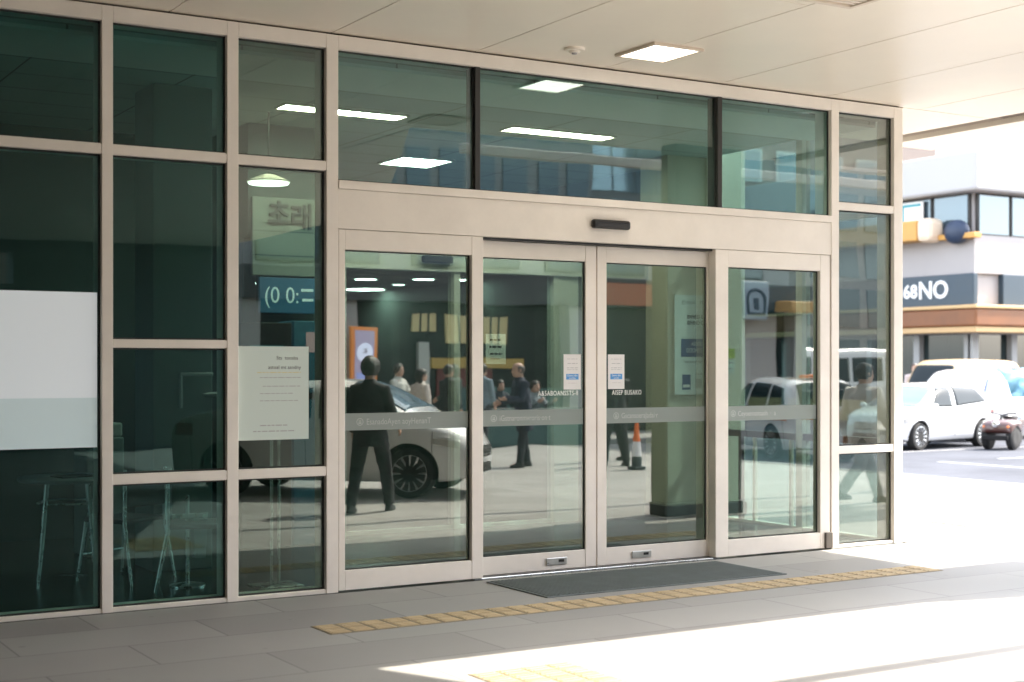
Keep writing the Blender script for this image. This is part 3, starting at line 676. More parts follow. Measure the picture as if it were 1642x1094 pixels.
def person(label, x, y, rz, H=1.72, top=(.03, .03, .035), legs=(.03, .03, .035), hair='short', hairm='hair_dark', hip=(4, -4), knee=(3, 3), spread=5,
           arms=((4, 8, 12), (4, 8, 12)), hem=.82, lean=0, look=0, z=0.0, group=None, bulk=1.0, sit=None, fine=False, shoe='shoe', hs=1.0):
    """arms: (forward, outward, elbow bend) for right and left arm; hip: forward swing; everything in degrees; faces -Y before turning"""
    k = H / 1.75
    t = thing('person', label, 'person', (x, y, z), rz, group); t.scale = (k, k, k)
    J = {}
    for i, s in enumerate((-1, 1)):                     # right, left
        a, kn, sp = R(hip[i]), R(knee[i]), R(spread)
        d1 = Vector((s * math.sin(sp), -math.sin(a), -math.cos(a))).normalized()
        d2 = Vector((s * math.sin(sp) * .6, -math.sin(a - kn), -math.cos(a - kn))).normalized()
        h = Vector((s * .092, 0, -.03)); kp = h + d1 * .435; an = kp + d2 * .415
        J['hip', s], J['knee', s], J['ankle', s] = h, kp, an
    low = min(J['ankle', -1].z, J['ankle', 1].z)
    pz = sit if sit else .085 - low
    up = Vector((0, 0, pz))
    for key in list(J): J[key] = J[key] + up
    L = R(lean)
    def sp(x, y, h):                                     # a point of the trunk, h above the pelvis
        q = Vector((x, y, h)); return Vector((q.x, q.y * math.cos(L) - q.z * math.sin(L), q.y * math.sin(L) + q.z * math.cos(L))) + up
    for i, s in enumerate((-1, 1)):
        f, o_, e = [R(v) for v in arms[i]]
        sh = sp(s * .180 * bulk, .005, .445)
        d1 = Vector((s * math.sin(o_), -math.sin(f) * math.cos(o_), -math.cos(f) * math.cos(o_)))
        fe = f + e
        d2 = Vector((s * math.sin(o_) * .35 - s * .12 * math.sin(e), -math.sin(fe), -math.cos(fe))).normalized()
        el = sh + d1 * .285; wr = el + d2 * .25
        J['sh', s], J['el', s], J['wr', s], J['hd', s] = sh, el, wr, d2
    # --- body: one continuous skin, head to foot
    b = MB()
    trunk = [(.0, -.07, .10, .09), (0, 0, .165, .115), (0, .10, .150, .105), (0, .18, .140, .098), (0, .30, .158, .108), (0, .40, .172, .108), (0, .47, .15, .085), (0, .515, .075, .06), (0, .56, .056, .058), (0, .63, .054, .058)]
    b.loft([[sp(px_, py_, h) for px_, py_, _ in oval((0, c, 0), rx, ry)] for c, h, rx, ry in trunk])
    hc = sp(0, -.022, .668)
    rot = Matrix.Rotation(R(look), 3, 'Z')
    def hd(v): return hc + rot @ Vector(v)
    head = [(-.115, -.030, .030, .035), (-.10, -.030, .050, .058), (-.07, -.024, .062, .076), (-.03, -.010, .071, .090), (.01, 0, .075, .098), (.05, .004, .075, .098), (.085, .006, .066, .086), (.11, .008, .045, .06), (.122, .008, .018, .025)]
    b.loft([[hd(p) for p in oval((0, c, h), rx, ry)] for h, c, rx, ry in head])
    b.tube([hd((0, -.088, .012)), hd((0, -.106, -.022)), hd((0, -.112, -.034)), hd((0, -.088, -.042))], [.008, .013, .016, .009], 8)
    for s in (-1, 1): b.tube([hd((s * .074, .012, .025)), hd((s * .086, .020, .012)), hd((s * .083, .014, -.022)), hd((s * .072, .008, -.03))], [.012, .016, .012, .007], 8)
    for s in (-1, 1):
        sh, el, wr, d2 = J['sh', s], J['el', s], J['wr', s], J['hd', s]
        b.tube([sp(s * .08, 0, .46), sh, sh.lerp(el, .5), el, el.lerp(wr, .35), wr], [.06, .060, .047, .040, .040, .026], 12)
        side = Vector((0, -1, 0)); side = (side - d2 * side.dot(d2)).normalized(); nrm = d2.cross(side)      # thumb side, palm normal
        inw = nrm if nrm.x * -s > 0 else -nrm
        pc = wr + d2 * .045
        for q in (-1.5, -.5, .5, 1.5): b.tube([wr + side * q * .010, pc + side * q * .0195, wr + d2 * .092 + side * q * .0195], [.015, .014, .0115], 8)
        for q, ln in ((1.5, .072), (.5, .082), (-.5, .076), (-1.5, .060)):
            r0 = wr + d2 * .088 + side * q * .0205
            p1 = r0 + (d2 * .96 + inw * .26 + side * q * .03).normalized() * ln * .45
            p2 = p1 + (d2 * .75 + inw * .66).normalized() * ln * .32
            p3 = p2 + (d2 * .45 + inw * .9).normalized() * ln * .25
            b.tube([r0, p1, p2, p3], [.0098, .0092, .0085, .0070], 8)
        r0 = wr + d2 * .03 + side * .022
        b.tube([r0, r0 + (side * .8 + d2 * .6 + inw * .3).normalized() * .035, r0 + (side * .55 + d2 * .85 + inw * .4).normalized() * .068], [.014, .011, .008], 8)
        h, kp, an = J['hip', s], J['knee', s], J['ankle', s]
        b.tube([h + Vector((0, 0, .05)), h, h.lerp(kp, .5), kp, kp.lerp(an, .3), an], [.09, .092, .076, .056, .056, .036], 14)
        b.tube([an + Vector((0, .03, -.03)), an + Vector((0, -.03, -.035)), an + Vector((0, -.14, -.055))], [.036, .04, .026], 10)
    fuse(b, 'body', 'skin', t, .0085, 0, 3)
    for s in (-1, 1):
        b = MB(); ell(b, hd((s * .029, -.082, .016)), .013, .008, .0075, nu=10, nv=8); b.build('eye', 'eye', t, smooth=60)
    b = MB(); ell(b, hd((0, -.093, -.066)), .022, .008, .006, nu=12, nv=8); b.build('mouth', 'lips', t, smooth=60)
    # --- hair
    b = MB()
    def hf(d):
        face = (-d.y) > .38 and d.z < .50 - (.2 * abs(d.x))
        neck = d.z < (-.42 if d.y < .1 else -.74)
        bald = hair == 'bald' and d.z > .42
        return .80 if face or neck or bald else 1.0
    rl = rot
    hb = MB(); ell(hb, (0, 0, 0), .098 * hs if hair != 'bald' else .086, .122 * hs if hair != 'bald' else .110, .122 * hs if hair != 'bald' else .113, hf, 28, 22)
    for v in hb.bm.verts: v.co = hd((v.co.x, v.co.y + .008, v.co.z + .018))
    if hair == 'long':
        hb.loft([[hd(p) for p in oval((0, .055, h), rx, ry)] for h, rx, ry in ((.05, .08, .06), (-.06, .088, .05), (-.16, .085, .042), (-.24, .06, .03))])
    fuse(hb, 'hair', hairm, t, .009, .026, 1)
    # --- clothes
    tm = mat('cloth', top, .85, var=.12, vscale=5, bump=.25, bscale=160)
    lm = mat('cloth', legs, .85, var=.12, vscale=5, bump=.25, bscale=160)
    b = MB()
    hm = .95 - hem                                        # hem below the pelvis
    jt = [(0, -hm, .192 * bulk, .142), (0, -hm * .3, .196 * bulk, .145), (0, .10, .182 * bulk, .135), (0, .20, .178 * bulk, .132), (0, .32, .184 * bulk, .135), (0, .40, .178 * bulk, .126), (0, .45, .140 * bulk, .108), (0, .49, .100, .092), (.0, .52, .080, .082), (.0, .555, .072, .075)]
    b.loft([[sp(px_, py_, h) for px_, py_, _ in oval((0, c, 0), rx, ry)] for c, h, rx, ry in jt])
    for s in (-1, 1):
        sh, el, wr = J['sh', s], J['el', s], J['wr', s]
        b.tube([sp(s * .08, 0, .445), sh + Vector((s * .004, 0, -.012)), sh.lerp(el, .5), el, el.lerp(wr, .5), wr], [.075, .078 * bulk, .068 * bulk, .060 * bulk, .056 * bulk, .048], 14)
    fuse(b, 'jacket', tm, t, .013, .034, 3)
    b = MB()
    b.loft([[sp(px_, py_, h) for px_, py_, _ in oval((0, c, 0), rx, ry)] for c, h, rx, ry in ((0, -.09, .12, .10), (0, 0, .178, .128), (0, .07, .165, .118))])
    for s in (-1, 1):
        h, kp, an = J['hip', s], J['knee', s], J['ankle', s]
        b.tube([h + Vector((0, 0, .03)), h.lerp(kp, .12), h.lerp(kp, .5), kp, kp.lerp(an, .4), an + (kp - an) * .02 + Vector((0, 0, -.015))], [.10, .102, .090, .075, .070, .062], 14)
    fuse(b, 'trousers', lm, t, .013, .030, 3)
    for s in (-1, 1):
        an = J['ankle', s]; b = MB(); zz = an.z
        b.loft([[(an.x + px_, an.y + cy + py_, zz + h) for px_, py_, _ in oval((0, 0, 0), rx, ry)] for cy, h, rx, ry in ((-.045, -.085, .047, .125), (-.045, -.07, .05, .13), (-.04, -.045, .048, .12), (-.01, -.015, .042, .075), (.005, .03, .044, .052))])
        b.build('shoe', shoe, t, smooth=50)
    return t

person('dark haired man in a loose black jacket with his back turned, beside the mirrored sedan', 6.85, -4.9, R(46), 1.70, (.030, .029, .032), (.028, .028, .031), hip=(-9, 13), knee=(10, 5), spread=6, arms=((6, 15, 22), (10, 14, 40)), hem=.74, look=-8, bulk=1.0, hs=1.12)
person('balding old man in a long navy coat standing in profile, mirrored in the sliding door', 12.0, -9.9, R(-78), 1.66, (.035, .042, .065), (.03, .032, .04), 'bald', 'hair_grey', hip=(8, -6), knee=(3, 5), spread=4, arms=((18, 6, 70), (14, 6, 60)), hem=.58, lean=4, bulk=1.1)
person('long haired woman in a pale jacket seen in profile beyond the white sedan roof', 11.6, -12.8, R(85), 1.56, (.62, .55, .50), (.10, .10, .12), 'long', hip=(12, -8), arms=((10, 8, 30), (5, 8, 20)))
person('short haired man in black beside the long haired woman, past the sedan', 12.45, -13.4, R(80), 1.62, (.02, .02, .022), (.04, .04, .05), arms=((10, 8, 60), (5, 8, 20)))
person('person in a pale grey shirt standing behind the woman with long hair', 12.2, -14.8, R(150), 1.64, (.55, .55, .50), (.12, .12, .12), arms=((30, 10, 95), (8, 8, 20)))
person('dark dressed bystander at the shopfront beside the person in the grey shirt', 11.1, -15.2, R(120), 1.62, (.03, .035, .03), (.05, .05, .06), arms=((10, 8, 30), (5, 8, 20)))
for lab, px_, dz, rz, c, hr in (('long haired person in dark green waiting at the shopfront, behind the short haired man', 728, 28.6, -30, (.05, .07, .06), 'long'),
        ('person in a blue grey top near the planter, past the sedan bonnet', 779, 27.0, 60, (.20, .26, .30), 'short'), ('person in a brown coat at the shopfront under the orange framed sign', 640, 29.5, 100, (.16, .11, .08), 'short')):
    x_, y_ = stand(px_, dz)
    person(lab, x_, -y_, R(rz), 1.63, c, (.05, .05, .06), hr, arms=((14, 8, 50), (6, 8, 20)), hip=(6, -6))
for lab, x, y, rz, c in (('dark haired person seated on the bench nearest the sedan bonnet', 15.0, -15.75, 180, (.05, .06, .07)), ('seated person leaning on both hands beside the standing old man', 15.75, -15.65, 172, (.22, .25, .26))):
    person(lab, x, y, R(rz), 1.66, c, (.04, .04, .05), hip=(88, 84), knee=(88, 84), spread=6, arms=((40, 8, 75), (38, 8, 80)), sit=.60, lean=8, hem=.86)
person('dark dressed person with back turned beside the traffic cone', 13.4, -9.35, R(10), 1.68, (.025, .026, .03), (.025, .025, .03), hip=(5, -5), spread=6, arms=((8, 10, 25), (8, 10, 30)), bulk=1.05)
person('person with a white sleeve standing just beyond the one beside the traffic cone', 14.1, -10.4, R(-30), 1.70, (.5, .48, .46), (.03, .03, .04), hip=(10, -10), spread=4, arms=((35, 14, 85), (8, 10, 20)))
person('person in a loose grey jacket striding past, mirrored in the corner pane', 12.18, -2.83, R(98), 1.68, (.62, .60, .56), (.26, .26, .25), hairm='hair_dark', hip=(25, -20), knee=(6, 24), spread=3, arms=((-14, 7, 16), (20, 7, 20)), hem=.66, bulk=1.28)
px_, py_ = stand(1466, 36.5)
person('pale dressed pedestrian standing at the shop door behind the white hatchback', px_, py_, R(-40), 1.66, (.60, .50, .48), (.05, .05, .06), z=-.0, hip=(6, -6), arms=((8, 8, 20), (8, 8, 20)))
# ================================================================== VEHICLES
M['car_white'] = mat('white car paint', (0.70, 0.70, 0.70), 0.22, coat=1.0)
M['car_cream'] = mat('cream van paint', (0.52, 0.37, 0.21), 0.35, coat=.6)
M['car_glass'] = mat('dark car glass', (0.012, 0.018, 0.020), 0.08, spec=0.22)
M['car_windshield'] = mat('pale windscreen', (0.09, 0.14, 0.18), 0.03, spec=1.0)
M['tyre'] = mat('tyre rubber', (0.018, 0.018, 0.018), 0.8)
M['rim'] = mat('alloy rim', (0.55, 0.56, 0.57), 0.3, 0.9)
M['arch'] = mat('wheel arch lining', (0.012, 0.012, 0.012), 0.9)
M['headlight'] = mat('headlight lens', (0.65, 0.62, 0.58), 0.08, .3, coat=1)
M['tail'] = mat('tail light lens', (0.35, 0.02, 0.015), 0.12, coat=1)
M['amber'] = mat('orange reflective stripe', (0.75, 0.20, 0.04), 0.4)
M['plate'] = mat('number plate', (0.7, 0.7, 0.68), 0.4)

def curve(pts):
    """smooth curve through (x, v) points"""
    def f(x):
        if x <= pts[0][0]: return pts[0][1]
        for (x0, v0), (x1, v1) in zip(pts, pts[1:]):
            if x <= x1:
                i = pts.index((x0, v0))
                m0 = (v1 - pts[i-1][1]) / (x1 - pts[i-1][0]) if i > 0 else (v1 - v0) / (x1 - x0)
                m1 = (pts[i+2][1] - v0) / (pts[i+2][0] - x0) if i + 2 < len(pts) else (v1 - v0) / (x1 - x0)
                h = x1 - x0; t = (x - x0) / h
                return v0*(2*t**3-3*t*t+1) + m0*h*(t**3-2*t*t+t) + v1*(-2*t**3+3*t*t) + m1*h*(t**3-t*t)
        return pts[-1][1]
    return f

def car(name, label, cat, x, y, z, heading, L, W, roof, belt, wheels, wr, low=.2, sides=(), screen=None, rear=None, paint='car_white', kind='sedan', group=None, nose=.80, screenm='car_windshield', boxy=5.0, tum=.30):
    """roof: (x, height) along the centre line, front is +x; wheels: the two axle positions"""
    t = thing(name, label, cat, (x, y, z), heading, group)
    zt = curve(roof); zb = curve(belt)
    def hw(xx):                                          # plan view, rounded ends
        e = abs(xx) / (L/2); return W/2 * (1 - (1 - nose) * max(0, (e - .55) / .45) ** 2.4)
    def zl(xx):
        e = max(0, (abs(xx) / (L/2) - .72) / .28); return low + .06 * e * e
    def side(xx, zz):                                    # half width of the skin at this height
        w, b0, t0 = hw(xx), zb(xx), zt(xx)
        if zz <= b0:
            q = (zz - zl(xx)) / max(.05, b0 - zl(xx)); return w * (.93 + .07 * math.sin(min(1, max(0, q)) * math.pi * .62) / math.sin(math.pi * .5) if q < .8 else .93 + .07 * math.sin(.8 * math.pi * .62) - .03 * (q - .8) * 2)
        q = min(1, (zz - b0) / max(.02, t0 - b0)); n = 2.2 + (boxy - 2.2) * min(1, max(0, (t0 - b0 - .05) / .35))
        return (side(xx, b0) - tum * (zz - b0)) * max(0, 1 - q ** n) ** (1 / n)
    def top(xx, yy):
        b0, t0 = zb(xx), zt(xx); lo, hi = b0, t0
        for _ in range(30):
            m_ = (lo + hi) / 2
            if side(xx, m_) > abs(yy): lo = m_
            else: hi = m_
        return lo
    N = 110
    xs = [-L/2 + L * (.5 - .5 * math.cos(math.pi * i / N)) for i in range(N + 1)]
    rings = []
    for xx in xs:
        half = [(0, zl(xx)), (hw(xx) * .6, zl(xx)), (side(xx, zl(xx)) * .97, zl(xx) + .01)]
        b0, t0 = zb(xx), zt(xx)
        half += [(side(xx, zl(xx) + (b0 - zl(xx)) * q), zl(xx) + (b0 - zl(xx)) * q) for q in (.06, .2, .35, .5, .65, .8, .92, 1)]
        for q in (.1, .25, .42, .58, .72, .83, .91, .96, .985):
            zz = b0 + (t0 - b0) * q; half.append((side(xx, zz), zz))
        half.append((0, t0))
        rings.append([(xx, yy, zz) for yy, zz in half] + [(xx, -yy, zz) for yy, zz in half[-2:0:-1]])
    b = MB(); b.loft(rings)
    # nose and tail rounded off
    for v in b.bm.verts:
        if v.co.x > L/2 - .25:
            q = (v.co.x - (L/2 - .25)) / .25; v.co.x -= .10 * q * (abs(v.co.y) / (W/2)) ** 2 + .05 * q * max(0, abs(v.co.z - .5) / .5) ** 2
        if v.co.x < -L/2 + .2:
            q = (-L/2 + .2 - v.co.x) / .2; v.co.x += .07 * q * (abs(v.co.y) / (W/2)) ** 2
    body = b.build('body', [paint, 'arch'], t, smooth=35)
    cut = MB()
    for wx in wheels:
        for s in (-1, 1): cut.lathe([(wr + .055, s * (W/2 - .30)), (wr + .055, s * (W/2 + .2))], (wx, 0, wr), 'y', 32)
    co = cut.build('cutter', ['arch', 'arch'])
    co.parent = t
    bo = body.modifiers.new('arches', 'BOOLEAN'); bo.object = co; bo.operation = 'DIFFERENCE'; bo.solver = 'EXACT'; bo.material_mode = 'TRANSFER'
    evaluated(body); me_ = co.data; bpy.data.objects.remove(co); bpy.data.meshes.remove(me_)
    body.data.set_sharp_from_angle(angle=R(35))
    # glass
    def patch(nm, m, P, nu=14, nv=10, off=.005):
        b = MB(); g = []
        for i in range(nu + 1):
            g.append([b.bm.verts.new(P(i / nu, j / nv)) for j in range(nv + 1)])
        for i in range(nu):
            for j in range(nv): b._f((g[i][j], g[i+1][j], g[i+1][j+1], g[i][j+1]))
        o = b.build(nm, m, t, smooth=60)
        s = o.modifiers.new('thick', 'SOLIDIFY'); s.thickness = .006; s.offset = 0
        return o
    for quad in sides:
        (ax, az), (bx, bz), (cx, cz), (dx, dz) = quad    # front low, rear low, rear high, front high
        for s in (-1, 1):
            def P(u, v, s=s):
                xx = (ax + (bx - ax) * u) * (1 - v) + (dx + (cx - dx) * u) * v; zz = (az + (bz - az) * u) * (1 - v) + (dz + (cz - dz) * u) * v
                return (xx, s * (side(xx, zz) + .004), zz)
            patch('side_window', 'car_glass', P)
    def end(nm, m, x0, x1, k0=.86, k1=.80):
        def P(u, v):
            xx = x0 + (x1 - x0) * v; w = side(xx, zb(xx) + (zt(xx) - zb(xx)) * .55) * (k0 + (k1 - k0) * v); yy = (2 * u - 1) * w
            return (xx, yy, top(xx, yy) + .004)
        patch(nm, m, P, 16, 12)
    if screen: end('windscreen', screenm, *screen)
    if rear: end('rear_window', 'car_glass', *rear)
    # wheels
    for wx in wheels:
        for s in (-1, 1):
            b = MB(); yo = s * (W/2 - .115); w2 = .105
            b.lathe([(wr * .70, -w2), (wr * .94, -w2), (wr, -w2 * .7), (wr, w2 * .7), (wr * .94, w2), (wr * .70, w2)], (wx, yo, wr), 'y', 36)
            ty = b.build('wheel', 'tyre', t, smooth=40)
            b = MB(); o1 = s * w2
            b.lathe([(wr * .76, o1 * .2), (wr * .76, o1 * .98), (wr * .70, o1 * 1.02), (wr * .67, o1 * .7), (wr * .67, o1 * .2)], (wx, yo, wr), 'y', 36)
            b.lathe([(0, o1 * .70), (wr * .16, o1 * .72), (wr * .18, o1 * .86), (wr * .05, o1 * .93), (0, o1 * .93)], (wx, yo, wr), 'y', 16)
            for q in range(12):
                a = 2 * math.pi * q / 12
                b.tube([(wx + wr * .13 * math.cos(a), yo + o1 * .82, wr + wr * .13 * math.sin(a)), (wx + wr * .70 * math.cos(a), yo + o1 * .94, wr + wr * .70 * math.sin(a))], [.014, .019], 6)
            b.build('rim', 'rim', ty, smooth=40)
    # seams, handles, mirrors, lamps, plate
    b = MB()
    dx = [q for q in (wheels[0] - wr - .16, (wheels[0] + wheels[1]) / 2 - .12, wheels[1] + wr * .9)]
    for xx in dx:
        for s in (-1, 1):
            zs = [low + .1 + (zb(xx) - low - .1) * q / 8 for q in range(9)]
            b.tube([(xx, s * (side(xx, zz) + .0005), zz) for zz in zs], .004, 6)
    b.build('door_seams', 'arch', t)
    for xx in dx[1:]:
        for s in (-1, 1):
            zz = zb(xx) - .07; b = MB(); b.box(xx + .05, xx + .21, s * (side(xx + .13, zz) + .012) - .012, s * (side(xx + .13, zz) + .012) + .012, zz - .014, zz + .014)
            b.build('door_handle', paint, t, .008)
    if screen:
        for s in (-1, 1):
            xx = screen[0] - .28 if kind == 'sedan' else screen[0] - .12
            b = MB(); ell(b, (xx, s * (side(xx, zb(xx)) + .11), zb(xx) + .07), .06, .10, .07); b.build('mirror', paint, t, smooth=60)
    fx = L/2
    b = MB(); b.box(fx - .14, fx - .012, -W * .26, W * .26, .46, .62); b.build('grille', 'arch', t, .02)
    b = MB()
    for zz in (.50, .54, .58): b.box(fx - .03, fx - .004, -W * .25, W * .25, zz - .008, zz + .008)
    b.build('grille_bars', 'chrome', t, .003)
    b = MB(); b.box(fx - .16, fx - .03, -W * .30, W * .30, .26, .38); b.build('air_intake', 'arch', t, .02)
    zz0 = zb(fx - .3) - .16
    for s in (-1, 1):
        def P(u, v, s=s):
            xx = fx - .20 - .34 * u; z_ = zz0 + .02 + .075 * u + (.11 - .04 * u) * v; return (xx, s * (side(xx, z_) + .006), z_)
        patch('headlight', 'headlight', P, 8, 6)
        def P2(u, v, s=s):
            xx = -fx + .12 + .26 * u; z_ = zb(-fx + .3) - .20 + .15 * v; return (xx, s * (side(xx, z_) + .006), z_)
        patch('tail_light', 'tail', P2, 8, 6)
    b = MB(); b.box(-fx - .006, -fx + .05, -.26, .26, .62, .74); b.build('rear_plate', 'plate', t, .004)
    return t, side, zb, zt

SED_ROOF = [(-2.0, .82), (-1.92, .95), (-1.62, 1.03), (-1.15, 1.17), (-.7, 1.34), (-.2, 1.43), (.25, 1.44), (.62, 1.35), (1.0, 1.15), (1.28, 1.01), (1.62, .93), (1.86, .82), (2.0, .62)]
SED_BELT = [(-2.0, .80), (-1.7, .94), (-1, .95), (.5, .91), (1.15, .87), (1.66, .77), (2.0, .52)]
car('sedan', 'white sedan with multi spoke rims mirrored in the glass beside the man in black', 'car', 7.62, -7.42, 0.0, R(44), 4.0, 1.72, SED_ROOF, SED_BELT, (-1.18, 1.18), .315,
    sides=(((.80, .97), (.04, .97), (.00, 1.33), (.40, 1.34)), ((-.06, .97), (-.85, .99), (-.60, 1.28), (-.09, 1.33))), screen=(1.10, .40), rear=(-1.25, -.72))
HAT_ROOF = [(-2.0, .78), (-1.96, .98), (-1.75, 1.22), (-1.4, 1.40), (-.7, 1.50), (0, 1.50), (.35, 1.44), (.8, 1.20), (1.15, 1.0), (1.5, .92), (1.85, .78), (2.0, .58)]
HAT_BELT = [(-2.0, .75), (-1.8, .98), (-.8, .97), (.4, .93), (1.2, .88), (1.7, .76), (2.0, .5)]
hb_, *_ = car('hatchback', 'white hatchback with a pale blue windscreen parked just past the corner post', 'car', 23.08, 12.1, -.1, R(189), 4.0, 1.72, HAT_ROOF, HAT_BELT, (-1.24, 1.28), .31,
    sides=(((.84, .96), (.02, .96), (-.02, 1.41), (.38, 1.39)), ((-.12, .97), (-1.40, 1.06), (-1.08, 1.37), (-.16, 1.42))), screen=(1.2, .42), rear=(-1.9, -1.45))
hb_.scale = (.9, .9, .9)
SUV_ROOF = [(-2.2, .8), (-2.18, 1.0), (-2.05, 1.35), (-1.85, 1.58), (-1.2, 1.66), (0, 1.68), (.35, 1.62), (.9, 1.25), (1.25, 1.08), (1.8, 1.0), (2.1, .88), (2.2, .6)]
SUV_BELT = [(-2.2, .78), (-2.05, 1.05), (-.8, 1.04), (.5, 1.0), (1.3, .96), (1.9, .86), (2.2, .55)]
x_, y_ = stand(1258, 27.5)
sv, sside, szb, szt = car('suv', 'white wagon with orange stripes seen from behind, mirrored in the fixed panel', 'car', x_, -(y_), -.1, R(-72), 4.4, 1.8, SUV_ROOF, SUV_BELT, (-1.3, 1.35), .34,
    sides=(((.8, 1.07), (.0, 1.07), (-.02, 1.52), (.36, 1.52)), ((-.12, 1.07), (-1.0, 1.09), (-.95, 1.53), (-.14, 1.54)), ((-1.1, 1.09), (-1.85, 1.12), (-1.65, 1.46), (-1.05, 1.53))), screen=(1.25, .42), rear=(-2.12, -1.88))
sv.scale = (.9, .9, .9)
for s in (-1, 1):
    b = MB(); g = []
    for i in range(41):
        xx = -1.95 + 3.6 * i / 40; g.append([b.bm.verts.new((xx, s * (sside(xx, zz) + .004), zz)) for zz in (.80, .88)])
    for p, q in zip(g, g[1:]): b._f((p[0], q[0], q[1], p[1]))
    o = b.build('stripe', 'amber', sv, smooth=60); o.modifiers.new('thick', 'SOLIDIFY').thickness = .003
box('stripe', 'amber', sv, -2.206, -2.18, -.62, .62, .84, .95, .004)
box('rear_glass', 'car_glass', sv, -2.17, -2.05, -.60, .60, 1.08, 1.42, .03)
box('roof_light', 'amber', sv, -1.7, -1.5, -.35, .35, 1.655, 1.72, .02)

VAN_ROOF = [(-1.7, .75), (-1.68, 1.2), (-1.64, 1.65), (-1.5, 1.80), (-.5, 1.86), (.6, 1.86), (1.05, 1.78), (1.35, 1.40), (1.55, 1.05), (1.66, .85), (1.7, .6)]
VAN_BELT = [(-1.7, .72), (-1.6, 1.0), (0, 1.0), (1.2, .96), (1.55, .85), (1.7, .55)]
cv, vs, vb, vt = car('minivan', 'cream boxy minivan with a brown side panel behind the white hatchback', 'van', 28.3, 15.6, -.1, R(186), 3.4, 1.55, VAN_ROOF, VAN_BELT, (-1.1, 1.1), .28,
    sides=(((.95, 1.06), (.2, 1.06), (.18, 1.66), (.75, 1.66)), ((-.45, 1.06), (-1.45, 1.08), (-1.4, 1.66), (-.45, 1.68))), screen=(1.52, 1.12), paint='car_cream', screenm='car_glass', kind='van', boxy=8, tum=.14)
for s in (-1, 1):
    b = MB(); g = []
    for i in range(13):
        xx = -.40 + .55 * i / 12; g.append([b.bm.verts.new((xx, s * (vs(xx, 1.12 + .5 * j / 4) + .004), 1.12 + .5 * j / 4)) for j in range(5)])
    for p, q in zip(g, g[1:]):
        for j in range(4): b._f((p[j], q[j], q[j+1], p[j+1]))
    o = b.build('brown_panel', mat('brown panel', (.42, .2, .07), .5), cv, smooth=60); o.modifiers.new('thick', 'SOLIDIFY').thickness = .003
BUS_ROOF = [(-3.0, .8), (-2.98, 1.4), (-2.93, 2.1), (-2.75, 2.22), (-1, 2.28), (1.6, 2.28), (2.2, 2.15), (2.65, 1.5), (2.88, 1.15), (2.97, .9), (3.0, .6)]
BUS_BELT = [(-3.0, .8), (-2.9, 1.15), (0, 1.15), (2.3, 1.1), (2.8, .95), (3.0, .55)]
x_, y_ = stand(1330, 46)
car('minibus', 'tall white minibus across the street, mirrored behind the orange striped wagon', 'bus', x_, -(y_), -.1, R(8), 6.0, 2.0, BUS_ROOF, BUS_BELT, (-1.9, 1.9), .36,
    sides=(((2.2, 1.22), (1.5, 1.22), (1.48, 1.95), (1.9, 1.95)), ((1.35, 1.22), (.2, 1.22), (.2, 1.98), (1.35, 1.98)), ((.08, 1.22), (-1.2, 1.22), (-1.2, 1.98), (.08, 1.98)), ((-1.32, 1.22), (-2.7, 1.22), (-2.6, 1.95), (-1.32, 1.98))), screen=(2.8, 2.28), rear=(-2.96, -2.94), kind='van', boxy=8, tum=.10)
# white pickup with open bed
t = thing('pickup_truck', 'white pickup with a blue cab window parked behind the hatchback at the photo edge', 'truck', (26.85, 13.85, -.1), R(187))
PK_ROOF = [(-.15, .9), (-.12, 1.2), (-.02, 1.48), (.15, 1.60), (.5, 1.62), (.85, 1.56), (1.25, 1.25), (1.5, 1.02), (1.9, .95), (2.15, .84), (2.25, .6)]
b = MB(); pr = curve(PK_ROOF); rings = []
for i in range(61):
    xx = -.15 + 2.4 * i / 60; h = pr(xx); w = .84 * (1 - .12 * max(0, (xx - 1.4) / .85) ** 2)
    rings.append([(xx, s * w * k_, .35 + (h - .35) * q) for s, k_, q in ((1, .94, 0), (1, 1, .25), (1, .99, .55), (1, .86, .88), (1, .74, .97), (1, .5, 1), (-1, .5, 1), (-1, .74, .97), (-1, .86, .88), (-1, .99, .55), (-1, 1, .25), (-1, .94, 0))])
b.loft(rings); b.build('cab', 'car_white', t, smooth=35)
b = MB(); b.box(-2.3, -.17, -.84, .84, .42, .55); b.box(-2.3, -.17, -.84, -.78, .551, .98); b.box(-2.3, -.17, .78, .84, .551, .98); b.box(-2.3, -2.24, -.779, .779, .551, .98); b.box(-.23, -.17, -.779, .779, .551, .98)
b.build('cargo_bed', 'car_white', t, .012)
blue = mat('deep blue cab glass', (.03, .06, .16), .05, spec=.9)
for s in (-1, 1):
    b = MB(); b.loft([[(.12, s * .825, 1.05), (1.05, s * .815, 1.05), (.78, s * .73, 1.42), (.12, s * .73, 1.45)], [(.12, s * .86, 1.05), (1.05, s * .855, 1.05), (.78, s * .765, 1.42), (.12, s * .765, 1.45)]]); b.build('side_window', blue, t)
b = MB(); b.box(-.19, -.12, -.6, .6, 1.08, 1.42); b.build('rear_window', blue, t)
for wx in (-1.45, 1.4):
    for s in (-1, 1):
        b = MB(); b.lathe([(0, -.1), (.27, -.1), (.32, -.07), (.32, .07), (.27, .1), (0, .1)], (wx, s * .76, .32), 'y', 30); ty = b.build('wheel', 'tyre', t, smooth=40)
        b = MB(); b.lathe([(0, s * .101), (.18, s * .101), (.19, s * .112), (0, s * .118)], (wx, s * .76, .32), 'y', 20); b.build('rim', 'rim', ty, smooth=40)
b = MB(); b.box(2.2, 2.29, -.8, .8, .38, .52); b.build('bumper', 'arch', t, .02)
for s in (-1, 1): box('headlight', 'headlight', t, 2.10, 2.22, s * .62 - .12, s * .62 + .12, .66, .8, .02); box('tail_light', 'tail', t, -2.32, -2.301, s * .72 - .06, s * .72 + .06, .6, .9)
